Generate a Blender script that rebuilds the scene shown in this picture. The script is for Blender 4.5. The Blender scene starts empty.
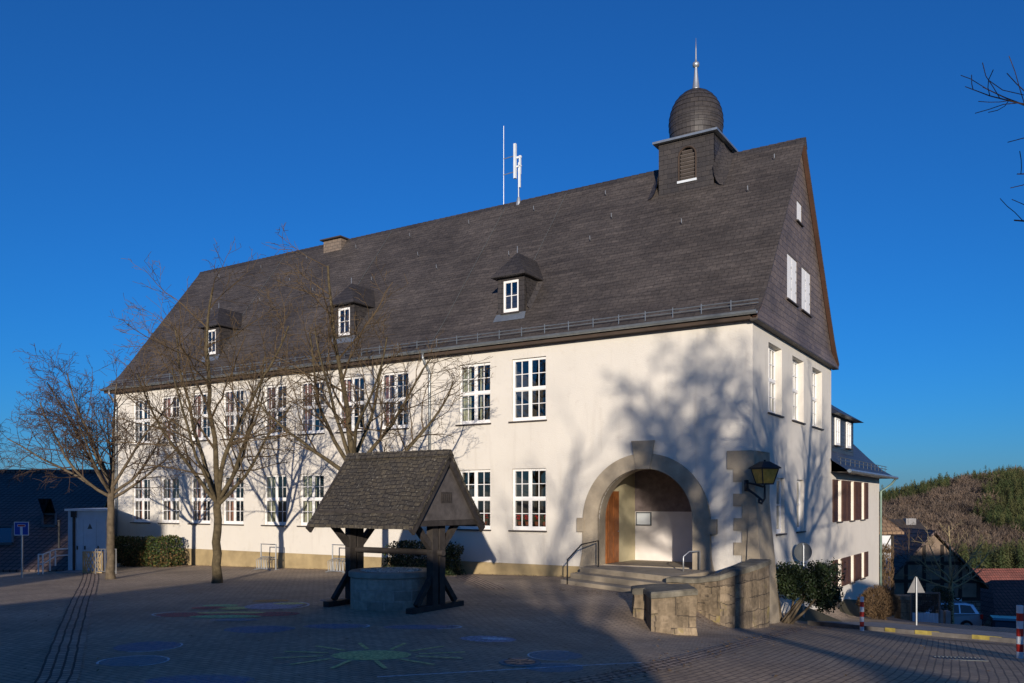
import bpy, bmesh, math, random
import numpy as np
from mathutils import Vector, Matrix, noise
R = math.radians
scene = bpy.context.scene
COL = scene.collection

# ------------------------------------------------------------------ camera, sky, sun, exposure
cam_data = bpy.data.cameras.new("camera")
cam = bpy.data.objects.new("camera", cam_data)
COL.objects.link(cam)
cam.location = (0, 0, 2.4)
cam.rotation_euler = (R(90), 0, 0)
cam_data.sensor_width = 36
cam_data.lens = 850 / 1024 * 36
cam_data.shift_y = 160.5 / 1024
cam_data.clip_start = 0.1
cam_data.clip_end = 5000
scene.camera = cam

SUN_EL = 9.0
world = bpy.data.worlds.new("World")
scene.world = world
world.use_nodes = True
wn = world.node_tree
bg = wn.nodes["Background"]
sky = wn.nodes.new("ShaderNodeTexSky")
sky.sky_type = 'NISHITA'
sky.sun_disc = False
sky.sun_elevation = R(SUN_EL)
sky.sun_rotation = R(180)
sky.altitude = 0
sky.air_density = 1.0
sky.dust_density = 0.35
sky.ozone_density = 8.9
wn.links.new(sky.outputs[0], bg.inputs[0])
bg.inputs[1].default_value = 0.138

sd = bpy.data.lights.new("sun", 'SUN')
sd.energy = 4.8
sd.angle = R(0.5)
sd.color = (1.0, 0.885, 0.76)
sun = bpy.data.objects.new("sun", sd)
COL.objects.link(sun)
sun.rotation_euler = Vector((0.01, math.cos(R(SUN_EL)), -math.sin(R(SUN_EL)))).to_track_quat('-Z', 'Y').to_euler()
sun.location = (0, -60, 30)

scene.view_settings.view_transform = 'Standard'
scene.view_settings.look = 'None'
scene.view_settings.exposure = 0.1
scene.view_settings.gamma = 1


# ------------------------------------------------------------------ terrain
def ss(a, b, x):
    t = min(1, max(0, (x - a) / (b - a)))
    return t * t * (3 - 2 * t)


def hill(x, y):
    r = x / max(y, 1)
    return -25 + ss(320, 650, y) * (22 + 22 * ss(.38, .60, r))


def zf(x, y):
    dx, dy = x - 6.83, y - 24.11
    a = dx * .535 + dy * .845
    b = -dx * .845 + dy * .535
    zr = -1.07 - .094 * a
    zr = -(((zr * zr + .01) ** .5) - zr) / 2
    zr -= .15 * max(0, a - 12) * ss(1, 5, -b) * (1 - ss(40, 60, a))
    zl = -.02 * max(0, b - 6) * ss(14, 28, y)
    w = ss(-.6, 1.6, b) * (1 - ss(14, 40, a))
    z = zr * (1 - w) + zl * w
    k = ss(48, 200, y)
    return z * (1 - k) + hill(x, y) * k


def at(u, v, Y):
    return Vector(((u - 512) / 850 * Y, Y, 2.4 - (v - 502) / 850 * Y))


# ------------------------------------------------------------------ node materials
def new_mat(name):
    m = bpy.data.materials.new(name)
    m.use_nodes = True
    nt = m.node_tree
    return m, nt, nt.nodes["Principled BSDF"]


def nd(nt, kind, **kw):
    n = nt.nodes.new(kind)
    for k, v in kw.items():
        if k in n.inputs.keys():
            n.inputs[k].default_value = v
        else:
            setattr(n, k, v)
    return n


def coords(nt, uv=True):
    t = nt.nodes.new("ShaderNodeTexCoord")
    return t.outputs["UV" if uv else "Object"]


def ramp(nt, fac, stops):
    r = nt.nodes.new("ShaderNodeValToRGB")
    el = r.color_ramp.elements
    while len(el) < len(stops):
        el.new(0.5)
    for e, (p, c) in zip(el, stops):
        e.position = p
        e.color = (c[0], c[1], c[2], 1) if hasattr(c, '__len__') else (c, c, c, 1)
    nt.links.new(fac, r.inputs[0])
    return r.outputs[0]


def mix(nt, fac, a, b, mode='MIX'):
    n = nt.nodes.new("ShaderNodeMix")
    n.data_type = 'RGBA'
    n.blend_type = mode
    for sock, val in ((n.inputs[0], fac), (n.inputs[6], a), (n.inputs[7], b)):
        if hasattr(val, 'links') or isinstance(val, bpy.types.NodeSocket):
            nt.links.new(val, sock)
        elif hasattr(val, '__len__'):
            sock.default_value = (val[0], val[1], val[2], 1)
        else:
            sock.default_value = val
    return n.outputs[2]


def bump(nt, bsdf, height, strength, dist, prev=None):
    b = nt.nodes.new("ShaderNodeBump")
    b.inputs["Strength"].default_value = strength
    b.inputs["Distance"].default_value = dist
    nt.links.new(height, b.inputs["Height"])
    if prev is not None:
        nt.links.new(prev, b.inputs["Normal"])
    nt.links.new(b.outputs[0], bsdf.inputs["Normal"])
    return b.outputs[0]


def noise_tex(nt, vec, scale, detail=4, rough=.55):
    n = nd(nt, "ShaderNodeTexNoise", Scale=scale, Detail=detail, Roughness=rough)
    nt.links.new(vec, n.inputs["Vector"])
    return n.outputs["Fac"]


def m_plain(name, c, rough=.7, metal=0.0, var=.25, scale=3.0, bumps=.0, bscale=40, spec=.3):
    m, nt, b = new_mat(name)
    co = coords(nt, False)
    n = noise_tex(nt, co, scale, 5)
    lo = tuple(x * (1 - var) for x in c)
    hi = tuple(min(1, x * (1 + var)) for x in c)
    nt.links.new(ramp(nt, n, [(.3, lo), (.7, hi)]), b.inputs["Base Color"])
    b.inputs["Roughness"].default_value = rough
    b.inputs["Metallic"].default_value = metal
    b.inputs["Specular IOR Level"].default_value = spec
    if bumps:
        bump(nt, b, noise_tex(nt, co, bscale, 3), bumps, .02)
    return m


def m_brick(name, c1, c2, cm, w, h, mortar=.01, rough=.8, bumps=.6, dist=.02, saw=0.0, stain=None, offset=.5, var=.35, moss=None, spec=.3, streak=None):
    m, nt, b = new_mat(name)
    co = coords(nt)
    br = nd(nt, "ShaderNodeTexBrick", Scale=1.0)
    br.offset = offset
    br.inputs["Color1"].default_value = (*c1, 1)
    br.inputs["Color2"].default_value = (*c2, 1)
    br.inputs["Mortar"].default_value = (*cm, 1)
    br.inputs["Mortar Size"].default_value = mortar
    br.inputs["Mortar Smooth"].default_value = .2
    br.inputs["Bias"].default_value = 0
    br.inputs["Brick Width"].default_value = w
    br.inputs["Row Height"].default_value = h
    wob = nt.nodes.new("ShaderNodeVectorMath")
    wob.operation = 'MULTIPLY_ADD'
    nz = nd(nt, "ShaderNodeTexNoise", Scale=1.3, Detail=2)
    nt.links.new(co, nz.inputs["Vector"])
    nt.links.new(nz.outputs["Color"], wob.inputs[0])
    wob.inputs[1].default_value = (h * .35, h * .35, 0)
    nt.links.new(co, wob.inputs[2])
    nt.links.new(wob.outputs[0], br.inputs["Vector"])
    big = noise_tex(nt, co, .45, 6, .65)
    fine = noise_tex(nt, co, 9, 4)
    c = mix(nt, 1.0, br.outputs["Color"], ramp(nt, big, [(.25, 1 - var), (.75, 1 + var)]), 'MULTIPLY')
    c = mix(nt, 1.0, c, ramp(nt, fine, [(.3, 1 - var * .5), (.7, 1 + var * .5)]), 'MULTIPLY')
    if streak:
        mp = nt.nodes.new("ShaderNodeMapping")
        mp.inputs["Scale"].default_value = (streak[0], streak[1], 1)
        nt.links.new(co, mp.inputs[0])
        c = mix(nt, 1.0, c, ramp(nt, noise_tex(nt, mp.outputs[0], 1.0, 5, .6), [(.3, 1 - streak[2]), (.7, 1 + streak[2])]), 'MULTIPLY')
    if moss:
        mo = noise_tex(nt, co, moss[1], 6, .7)
        c = mix(nt, ramp(nt, mo, [(moss[2], 0.0), (moss[2] + .08, moss[3])]), c, moss[0])
    nt.links.new(c, b.inputs["Base Color"])
    b.inputs["Roughness"].default_value = rough
    b.inputs["Specular IOR Level"].default_value = spec
    inv = ramp(nt, br.outputs["Fac"], [(0, 1.0), (1, 0.0)])
    pv = bump(nt, b, inv, bumps, dist)
    pv = bump(nt, b, fine, bumps * .5, dist * .6, pv)
    if saw:
        sp = nt.nodes.new("ShaderNodeSeparateXYZ")
        nt.links.new(wob.outputs[0], sp.inputs[0])
        dv = nd(nt, "ShaderNodeMath", operation='DIVIDE')
        nt.links.new(sp.outputs[1], dv.inputs[0])
        dv.inputs[1].default_value = h
        fr = nd(nt, "ShaderNodeMath", operation='FRACT')
        nt.links.new(dv.outputs[0], fr.inputs[0])
        iv = nd(nt, "ShaderNodeMath", operation='SUBTRACT')
        iv.inputs[0].default_value = 1.0
        nt.links.new(fr.outputs[0], iv.inputs[1])
        pv = bump(nt, b, iv.outputs[0], 1.0, saw, pv)
    return m


def m_plaster(name, c, dirt=(.45, .40, .33)):
    m, nt, b = new_mat(name)
    co = coords(nt, False)
    big = noise_tex(nt, co, .6, 6, .6)
    mid = noise_tex(nt, co, 3.5, 5, .6)
    col = ramp(nt, big, [(.2, tuple(x * .90 for x in c)), (.8, c)])
    col = mix(nt, ramp(nt, mid, [(.58, 0.0), (.78, .3)]), col, dirt)
    st = nt.nodes.new("ShaderNodeMapping")
    st.inputs["Scale"].default_value = (2.2, 2.2, .22)
    nt.links.new(co, st.inputs[0])
    streak = noise_tex(nt, st.outputs[0], 1.5, 5, .6)
    col = mix(nt, ramp(nt, streak, [(.56, 0.0), (.8, .42)]), col, dirt)
    nt.links.new(col, b.inputs["Base Color"])
    b.inputs["Roughness"].default_value = .95
    b.inputs["Specular IOR Level"].default_value = .1
    p = bump(nt, b, noise_tex(nt, co, 28, 4, .7), .55, .02)
    bump(nt, b, noise_tex(nt, co, 1.2, 3), .3, .05, p)
    return m


def m_glass(name, tint=.75):
    m = bpy.data.materials.new(name)
    m.use_nodes = True
    nt = m.node_tree
    nt.nodes.clear()
    out = nt.nodes.new("ShaderNodeOutputMaterial")
    mx = nt.nodes.new("ShaderNodeMixShader")
    tr = nt.nodes.new("ShaderNodeBsdfTransparent")
    tr.inputs[0].default_value = (tint, tint * 1.02, tint, 1)
    gl = nt.nodes.new("ShaderNodeBsdfGlossy")
    gl.inputs["Roughness"].default_value = .015
    lw = nt.nodes.new("ShaderNodeLayerWeight")
    lw.inputs[0].default_value = .5
    pw = nd(nt, "ShaderNodeMath", operation='POWER')
    nt.links.new(lw.outputs["Facing"], pw.inputs[0])
    pw.inputs[1].default_value = 4.0
    fr = nd(nt, "ShaderNodeMath", operation='MULTIPLY_ADD')
    nt.links.new(pw.outputs[0], fr.inputs[0])
    fr.inputs[1].default_value = .80
    fr.inputs[2].default_value = .19
    co = coords(nt, False)
    bp = nt.nodes.new("ShaderNodeBump")
    bp.inputs["Strength"].default_value = .08
    bp.inputs["Distance"].default_value = .02
    nt.links.new(noise_tex(nt, co, 1.7, 1), bp.inputs["Height"])
    nt.links.new(bp.outputs[0], gl.inputs["Normal"])
    nt.links.new(fr.outputs[0], mx.inputs[0])
    nt.links.new(tr.outputs[0], mx.inputs[1])
    nt.links.new(gl.outputs[0], mx.inputs[2])
    nt.links.new(mx.outputs[0], out.inputs[0])
    return m


def m_chalk(name, c, dens=.5):
    m = bpy.data.materials.new(name)
    m.use_nodes = True
    nt = m.node_tree
    b = nt.nodes["Principled BSDF"]
    b.inputs["Base Color"].default_value = (*c, 1)
    b.inputs["Roughness"].default_value = 1
    b.inputs["Specular IOR Level"].default_value = 0
    co = coords(nt, False)
    n = noise_tex(nt, co, 14, 6, .75)
    a = ramp(nt, n, [(.30, dens * .25), (.62, dens)])
    nt.links.new(a, b.inputs["Alpha"])
    return m


M = {}
M['plaster'] = m_plaster('school_plaster', (.69, .65, .57))
M['plaster_b'] = m_plaster('annex_plaster', (.76, .70, .60))
M['plinth'] = m_plain('ochre_plinth', (.36, .275, .145), .9, var=.25, scale=1.5, bumps=.4)
M['slate'] = m_brick('roof_slate', (.078, .066, .058), (.058, .050, .045), (.028, .024, .022), .30, .155, .008, .62, .5, .012, saw=.014, var=.42, streak=(.45, 5.5, .28))
M['slate_wall'] = m_brick('cladding_slate', (.16, .122, .095), (.115, .09, .076), (.05, .04, .036), .34, .20, .008, .55, .5, .012, saw=.010, var=.45)
M['slate_dark'] = m_brick('turret_slate', (.055, .048, .044), (.040, .036, .035), (.018, .016, .016), .28, .17, .008, .5, .5, .012, saw=.012, var=.3)
M['slate_blue'] = m_brick('annex_slate', (.045, .050, .062), (.034, .039, .05), (.015, .016, .02), .28, .16, .008, .45, .5, .012, saw=.010, var=.3)
M['tile_dark'] = m_brick('dark_roof_tile', (.125, .088, .075), (.095, .068, .06), (.02, .015, .014), .27, .33, .03, .7, 1.0, .04, saw=.05, var=.35, offset=0)
M['tile_red'] = m_brick('red_roof_tile', (.27, .095, .07), (.19, .075, .058), (.04, .015, .012), .25, .33, .02, .8, 1.0, .04, saw=.05, var=.35, offset=0)
M['tile_brown'] = m_brick('brown_roof_tile', (.26, .17, .10), (.19, .125, .08), (.06, .04, .03), .25, .33, .015, .85, .8, .03, saw=.03, var=.35)
M['paving'] = m_brick('clinker_paving', (.42, .32, .22), (.33, .255, .18), (.165, .13, .095), .22, .11, .010, .85, .9, .014, var=.36)
M['road'] = m_brick('road_setts', (.43, .31, .195), (.34, .25, .165), (.18, .135, .095), .24, .12, .012, .85, 1.0, .018, var=.3)
M['cobble'] = m_brick('gutter_cobbles', (.46, .34, .24), (.34, .25, .185), (.06, .045, .035), .17, .13, .018, .8, 1.0, .04, var=.4)
M['concrete'] = m_plain('pavement_concrete', (.24, .235, .23), .9, var=.15, scale=2, bumps=.3)
M['kerbstone'] = m_plain('dark_kerb_stone', (.13, .12, .11), .9, var=.3, scale=3, bumps=.4)
M['asphalt'] = m_plain('asphalt', (.05, .05, .052), .9, var=.2, scale=5, bumps=.4)
M['earth'] = m_plain('winter_grass_earth', (.085, .075, .04), 1, var=.4, scale=.08, bumps=.3, bscale=2)
M['sandstone'] = m_plain('arch_sandstone', (.34, .285, .205), .9, var=.22, scale=2.2, bumps=.35, bscale=25)
M['rubble'] = m_brick('weathered_sandstone_wall', (.215, .165, .105), (.15, .118, .085), (.085, .068, .05), .8, .40, .012, .95, .7, .03, var=.6, moss=((.30, .24, .07), 1.4, .58, .6), streak=(3.5, .7, .5))
M['capstone'] = m_plain('lichened_capstone', (.16, .145, .11), .95, var=.4, scale=4, bumps=.6, bscale=18)
M['wellstone'] = m_brick('well_masonry', (.38, .33, .26), (.24, .215, .175), (.36, .32, .27), .42, .24, .018, .9, .9, .03, var=.4)
M['wellcap'] = m_plain('well_rim_stone', (.32, .29, .24), .9, var=.25, scale=4, bumps=.4)
M['gravel'] = m_plain('white_gravel', (.60, .58, .54), .95, var=.6, scale=14, bumps=1.0, bscale=16)
M['wellslate'] = m_brick('lichened_well_slate', (.085, .070, .046), (.058, .050, .038), (.020, .018, .016), .17, .115, .010, .6, .6, .012, saw=.016, var=.45, moss=((.34, .32, .25), 15.0, .585, .7))
M['oldwood'] = m_plain('dark_weathered_oak', (.040, .034, .030), .75, var=.35, scale=6, bumps=.3, bscale=30)
M['board'] = m_plain('grey_gable_board', (.085, .075, .070), .85, var=.3, scale=5, bumps=.3, bscale=25)
M['verge'] = m_plain('brown_verge_board', (.075, .038, .024), .7, var=.2)
M['louvre'] = m_plain('weathered_louvre_board', (.16, .135, .12), .8, var=.2)
M['soffit'] = m_plain('brown_soffit_board', (.058, .040, .030), .8, var=.2)
M['zinc'] = m_plain('zinc', (.34, .37, .38), .42, .75, var=.15, scale=4)
M['white'] = m_plain('white_window_paint', (.80, .79, .76), .5, var=.05, scale=3)
M['sill'] = m_plain('slate_sill', (.055, .046, .042), .6, var=.2)
M['glass'] = m_glass('window_glass')
M['lamp_glass'] = m_plain('amber_lantern_glass', (.42, .27, .05), .25, var=.25, scale=9, spec=.5)
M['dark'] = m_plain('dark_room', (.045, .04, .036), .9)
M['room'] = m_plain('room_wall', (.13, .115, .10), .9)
M['curtain_red'] = m_plain('russet_curtain', (.48, .22, .13), .9, var=.2)
M['curtain_grn'] = m_plain('pale_green_curtain', (.60, .60, .42), .9, var=.15)
M['blind'] = m_plain('pale_blind', (.62, .60, .55), .9, var=.06)
M['door'] = m_plain('chestnut_door', (.30, .105, .030), .5, var=.25, scale=5)
M['cream'] = m_plain('cream_paint', (.52, .46, .29), .7, var=.08)
M['porch'] = m_plain('porch_plaster', (.74, .69, .63), .9, var=.06)
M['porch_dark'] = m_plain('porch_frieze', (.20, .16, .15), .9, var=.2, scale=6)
M['iron'] = m_plain('dark_iron', (.03, .03, .032), .5, .3, var=.2)
M['steel'] = m_plain('galvanised_steel', (.42, .44, .45), .45, .7, var=.12)
M['bark'] = m_plain('lichened_bark', (.085, .066, .036), .95, var=.45, scale=7, bumps=.7, bscale=22)
M['twig'] = m_plain('olive_twigs', (.085, .058, .030), .9, var=.3, scale=2)
M['bark_d'] = m_plain('grey_bark', (.11, .085, .055), .95, var=.4, scale=7, bumps=.7, bscale=22)
M['bark_p'] = m_plain('sunlight_paled_bark', (.30, .24, .13), .95, var=.3, scale=5)  # sunlight on the little tree put into a paler bark colour
M['twig_d'] = m_plain('dark_twigs', (.055, .036, .026), .9, var=.3, scale=2)
M['leaf1'] = m_plain('hedge_leaf', (.060, .085, .020), .6, var=.3, scale=5)
M['leaf2'] = m_plain('dark_leaf', (.020, .033, .012), .5, var=.3, scale=5)
M['leaf2b'] = m_plain('evergreen_leaf', (.034, .048, .016), .5, var=.3, scale=5)
M['leaf3'] = m_plain('dry_leaf', (.16, .095, .035), .8, var=.3, scale=5)
M['beige_leaf'] = m_plain('beige_winter_leaf', (.125, .08, .042), .9, var=.3, scale=4)
M['conifer'] = m_plain('spruce_green', (.052, .070, .022), .9, var=.45, scale=.06)
M['conifer2'] = m_plain('spruce_olive', (.085, .088, .030), .9, var=.35, scale=.06)
M['beech'] = m_plain('bare_beech_brown', (.15, .108, .078), .95, var=.3, scale=.05)
M['beech2'] = m_plain('bare_beech_grey', (.105, .08, .062), .95, var=.3, scale=.05)
M['blue_sign'] = m_plain('sign_blue', (.02, .06, .33), .4, var=.05)
M['red'] = m_plain('sign_red', (.50, .03, .02), .45, var=.1)
M['metal_white'] = m_plain('white_painted_metal', (.62, .66, .68), .5, var=.08)
M['shed'] = m_plain('shade_blue_tinted_paint', (.40, .50, .58), .6, var=.08)  # white shed paint with the blue of its shade mixed into the colour
M['alu'] = m_plain('dull_aluminium', (.17, .17, .17), .6, .2, var=.15)
M['sign_back'] = m_plain('grey_sign_back', (.085, .095, .10), .55, .0, var=.12)
M['wood_pale'] = m_plain('pale_timber', (.42, .31, .16), .85, var=.2, scale=6)
M['wood_fence'] = m_plain('fence_timber', (.22, .12, .06), .9, var=.25, scale=5)
M['shutter'] = m_plain('dark_brown_shutter', (.085, .040, .026), .6, var=.2)
M['timber'] = m_plain('black_half_timber', (.03, .024, .02), .85)
M['infill'] = m_plain('white_infill', (.62, .64, .66), .9, var=.08)
M['barn_infill'] = m_plain('brown_barn_infill', (.20, .15, .11), .95, var=.3, scale=1.5)
M['fieldstone'] = m_brick('barn_fieldstone', (.22, .18, .145), (.15, .125, .105), (.045, .038, .032), .5, .24, .02, .95, 1, .04, var=.4)
M['yellow'] = m_plain('yellow_kerb_paint', (.30, .24, .06), .8, var=.3, scale=8)
M['car_silver'] = m_plain('silver_car_paint', (.42, .48, .54), .25, .6, var=.03)
M['car_black'] = m_plain('black_car_paint', (.015, .015, .017), .2, .2, var=.05)
M['car_glass'] = m_plain('car_window', (.012, .014, .017), .08, var=.1, spec=.6)
M['rubber'] = m_plain('rubber', (.015, .015, .015), .9)
M['tail'] = m_plain('tail_lamp_plastic', (.42, .015, .012), .3, var=.1)
M['terracotta'] = m_plain('terracotta', (.30, .10, .05), .9)
M['redflower'] = m_plain('red_petal', (.60, .03, .03), .7)


# ------------------------------------------------------------------ mesh collector
class MB:
    def __init__(s):
        s.v, s.f, s.m = [], [], []

    def add(s, vs, fs, mi=0):
        o = len(s.v)
        s.v += [tuple(p) for p in vs]
        s.f += [tuple(i + o for i in f) for f in fs]
        s.m += [mi] * len(fs)
        return s

    def box(s, x0, x1, y0, y1, z0, z1, mi=0):
        vs = [(x, y, z) for z in (z0, z1) for y in (y0, y1) for x in (x0, x1)]
        return s.add(vs, [(0, 2, 3, 1), (4, 5, 7, 6), (0, 1, 5, 4), (2, 6, 7, 3), (0, 4, 6, 2), (1, 3, 7, 5)], mi)

    def obox(s, c, ax, ay, az, mi=0):
        c, ax, ay, az = map(Vector, (c, ax, ay, az))
        vs = [c + ax * i + ay * j + az * k for k in (-1, 1) for j in (-1, 1) for i in (-1, 1)]
        return s.add(vs, [(0, 2, 3, 1), (4, 5, 7, 6), (0, 1, 5, 4), (2, 6, 7, 3), (0, 4, 6, 2), (1, 3, 7, 5)], mi)

    def beam(s, p, q, w, h, mi=0, up=(0, 0, 1)):
        p, q = Vector(p), Vector(q)
        d = (q - p)
        L = d.length
        d.normalize()
        up = Vector(up)
        if abs(d.dot(up)) > .98:
            up = Vector((0, 1, 0)) if abs(d.y) < .9 else Vector((1, 0, 0))
        x = d.cross(up).normalized()
        y = x.cross(d).normalized()
        return s.obox((p + q) / 2, d * L / 2, x * w / 2, y * h / 2, mi)

    def prism(s, poly, h0, h1, axis='z', mi=0):
        """polygon extruded along an axis; poly in the other two axes (x,y)|(x,z)|(y,z)"""
        n = len(poly)
        mk = {'z': lambda a, b, h: (a, b, h), 'y': lambda a, b, h: (a, h, b), 'x': lambda a, b, h: (h, a, b)}[axis]
        vs = [mk(a, b, h0) for a, b in poly] + [mk(a, b, h1) for a, b in poly]
        fs = [tuple(range(n))[::-1], tuple(range(n, 2 * n))]
        fs += [(i, (i + 1) % n, n + (i + 1) % n, n + i) for i in range(n)]
        return s.add(vs, fs, mi)

    def tube(s, pts, rads, sides=6, mi=0, cap=True):
        pts = [Vector(p) for p in pts]
        if not hasattr(rads, '__len__'):
            rads = [rads] * len(pts)
        d0 = (pts[1] - pts[0]).normalized()
        ref = Vector((0, 0, 1)) if abs(d0.z) < .9 else Vector((1, 0, 0))
        x = d0.cross(ref).normalized()
        vs = []
        n = len(pts)
        for i, p in enumerate(pts):
            d = (pts[min(i + 1, n - 1)] - pts[max(i - 1, 0)]).normalized()
            x = (x - d * x.dot(d)).normalized()
            y = d.cross(x)
            for k in range(sides):
                a = 2 * math.pi * k / sides
                vs.append(p + (x * math.cos(a) + y * math.sin(a)) * rads[i])
        fs = []
        for i in range(n - 1):
            for k in range(sides):
                k2 = (k + 1) % sides
                fs.append((i * sides + k, i * sides + k2, (i + 1) * sides + k2, (i + 1) * sides + k))
        if cap:
            fs.append(tuple(range(sides))[::-1])
            fs.append(tuple((n - 1) * sides + k for k in range(sides)))
        return s.add(vs, fs, mi)

    def lathe(s, prof, seg=24, c=(0, 0), mi=0, caps=True):
        vs = []
        for r, z in prof:
            for k in range(seg):
                a = 2 * math.pi * k / seg
                vs.append((c[0] + r * math.cos(a), c[1] + r * math.sin(a), z))
        fs = []
        for i in range(len(prof) - 1):
            for k in range(seg):
                k2 = (k + 1) % seg
                fs.append((i * seg + k, i * seg + k2, (i + 1) * seg + k2, (i + 1) * seg + k))
        if caps:
            fs.append(tuple(range(seg))[::-1])
            fs.append(tuple((len(prof) - 1) * seg + k for k in range(seg)))
        return s.add(vs, fs, mi)

    def build(s, name, mats, parent=None, loc=None, rot=None, smooth=False, uv=True, bevel=0):
        me = bpy.data.meshes.new(name)
        me.from_pydata(s.v, [], s.f)
        if not isinstance(mats, (list, tuple)):
            mats = [mats]
        for m in mats:
            me.materials.append(m)
        if len(mats) > 1:
            me.polygons.foreach_set('material_index', s.m)
        if smooth:
            me.polygons.foreach_set('use_smooth', [True] * len(me.polygons))
        if uv:
            box_uv(me)
        o = bpy.data.objects.new(name, me)
        COL.objects.link(o)
        if parent:
            o.parent = parent
        if loc is not None:
            o.location = loc
        if rot is not None:
            o.rotation_euler = rot
        if bevel:
            b = o.modifiers.new('bevel', 'BEVEL')
            b.width = bevel
            b.segments = 2
            b.limit_method = 'ANGLE'
        return o


def box_uv(me):
    uvl = me.uv_layers.new(name='UVMap')
    buf = np.zeros(len(me.loops) * 2, dtype=np.float32)
    for p in me.polygons:
        n = p.normal
        if abs(n.z) > .995:
            t, w = Vector((1, 0, 0)), Vector((0, 1, 0))
        else:
            t = Vector((0, 0, 1)).cross(n).normalized()
            w = n.cross(t)
        for li in p.loop_indices:
            co = me.vertices[me.loops[li].vertex_index].co
            buf[li * 2] = co.dot(t)
            buf[li * 2 + 1] = co.dot(w)
    uvl.data.foreach_set('uv', buf)


def ring_uv(o, radius):
    """UV round a vertical axis: angle times radius, height"""
    me = o.data
    uvl = me.uv_layers['UVMap']
    for p in me.polygons:
        if abs(p.normal.z) > .95:
            continue
        a0 = math.atan2(p.center.y, p.center.x)
        for li in p.loop_indices:
            co = me.vertices[me.loops[li].vertex_index].co
            a = math.atan2(co.y, co.x)
            while a - a0 > math.pi:
                a -= 2 * math.pi
            while a - a0 < -math.pi:
                a += 2 * math.pi
            uvl.data[li].uv = (a * radius, co.z)


def empty(name, loc=(0, 0, 0), rz=0):
    o = bpy.data.objects.new(name, None)
    o.empty_display_size = .3
    COL.objects.link(o)
    o.location = loc
    o.rotation_euler = (0, 0, rz)
    return o


def tag(o, label=None, cat=None, group=None, kind=None):
    if label:
        o['label'] = label
    if cat:
        o['category'] = cat
    if group:
        o['group'] = group
    if kind:
        o['kind'] = kind
    return o


def thing(name, label, cat, loc=(0, 0, 0), rz=0, group=None):
    return tag(empty(name, loc, rz), label, cat, group)


def copy_tree(o, parent=None):
    c = o.copy()
    COL.objects.link(c)
    c.parent = parent
    for ch in list(o.children):
        copy_tree(ch, c)
    return c


def filled(outer, holes, depth, mapf, name, mats, parent):
    """flat plate with holes; outline through a filled 2D curve, depth is the thickness"""
    cu = bpy.data.curves.new(name, 'CURVE')
    cu.dimensions = '2D'
    cu.fill_mode = 'BOTH'
    cu.extrude = depth / 2
    for poly in [outer] + holes:
        sp = cu.splines.new('POLY')
        sp.points.add(len(poly) - 1)
        for pt, (a, b) in zip(sp.points, poly):
            pt.co = (a, b, 0, 1)
        sp.use_cyclic_u = True
    tmp = bpy.data.objects.new(name, cu)
    COL.objects.link(tmp)
    dg = bpy.context.evaluated_depsgraph_get()
    src = bpy.data.meshes.new_from_object(tmp.evaluated_get(dg))
    vs = [mapf(v.co.x, v.co.y, v.co.z + depth / 2) for v in src.vertices]
    fs = [tuple(p.vertices) for p in src.polygons]
    bpy.data.objects.remove(tmp)
    bpy.data.curves.remove(cu)
    bpy.data.meshes.remove(src)
    me = bpy.data.meshes.new(name)
    me.from_pydata(vs, [], fs)
    bm = bmesh.new()
    bm.from_mesh(me)
    bmesh.ops.remove_doubles(bm, verts=bm.verts, dist=1e-4)
    bmesh.ops.recalc_face_normals(bm, faces=bm.faces)
    bm.to_mesh(me)
    bm.free()
    me.materials.append(mats)
    box_uv(me)
    o = bpy.data.objects.new(name, me)
    COL.objects.link(o)
    o.parent = parent
    return o


def rect(x0, x1, z0, z1):
    return [(x0, z0), (x1, z0), (x1, z1), (x0, z1)]


# ------------------------------------------------------------------ ground sheets
def grid_sheet(name, xs, ys, mat_, lift, keep=None):
    mb = MB()
    idx = {}
    for j, y in enumerate(ys):
        for i, x in enumerate(xs):
            idx[i, j] = len(mb.v)
            mb.v.append((x, y, zf(x, y) + (lift(x, y) if callable(lift) else lift)))
    for j in range(len(ys) - 1):
        for i in range(len(xs) - 1):
            if keep and not keep((xs[i] + xs[i + 1]) / 2, (ys[j] + ys[j + 1]) / 2):
                continue
            mb.f.append((idx[i, j], idx[i + 1, j], idx[i + 1, j + 1], idx[i, j + 1]))
            mb.m.append(0)
    o = mb.build(name, mat_, smooth=True)
    # planar UV in metres, along the school's axes
    uvl = o.data.uv_layers['UVMap']
    buf = np.zeros(len(o.data.loops) * 2, dtype=np.float32)
    for l in o.data.loops:
        c = o.data.vertices[l.vertex_index].co
        buf[l.index * 2] = c.x * .845 - c.y * .535
        buf[l.index * 2 + 1] = c.x * .535 + c.y * .845
    uvl.data.foreach_set('uv', buf)
    return o


def ramp_axis(lo, hi, near_lo, near_hi, step, grow=1.18):
    a = [near_lo]
    while a[-1] < near_hi:
        a.append(a[-1] + step)
    s = step
    while a[-1] < hi:
        s *= grow
        a.append(a[-1] + s)
    s = step
    b = []
    x = near_lo
    while x > lo:
        s *= grow
        x -= s
        b.append(x)
    return b[::-1] + a


def near_drop(x, y):
    return -.25 * (1 - ss(40, 60, max(abs(x), y - 6, -y + 6)))


g = grid_sheet('ground', ramp_axis(-900, 1300, -60, 70, 3), ramp_axis(-200, 2200, -40, 80, 3), M['earth'], near_drop)
tag(g, kind='structure')
fx = [-40 + .5 * i for i in range(0, 201)]
fy = [-12 + .5 * i for i in range(0, 134)]
g = grid_sheet('plaza', fx, fy, M['paving'], 0)
tag(g, kind='structure')


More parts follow.
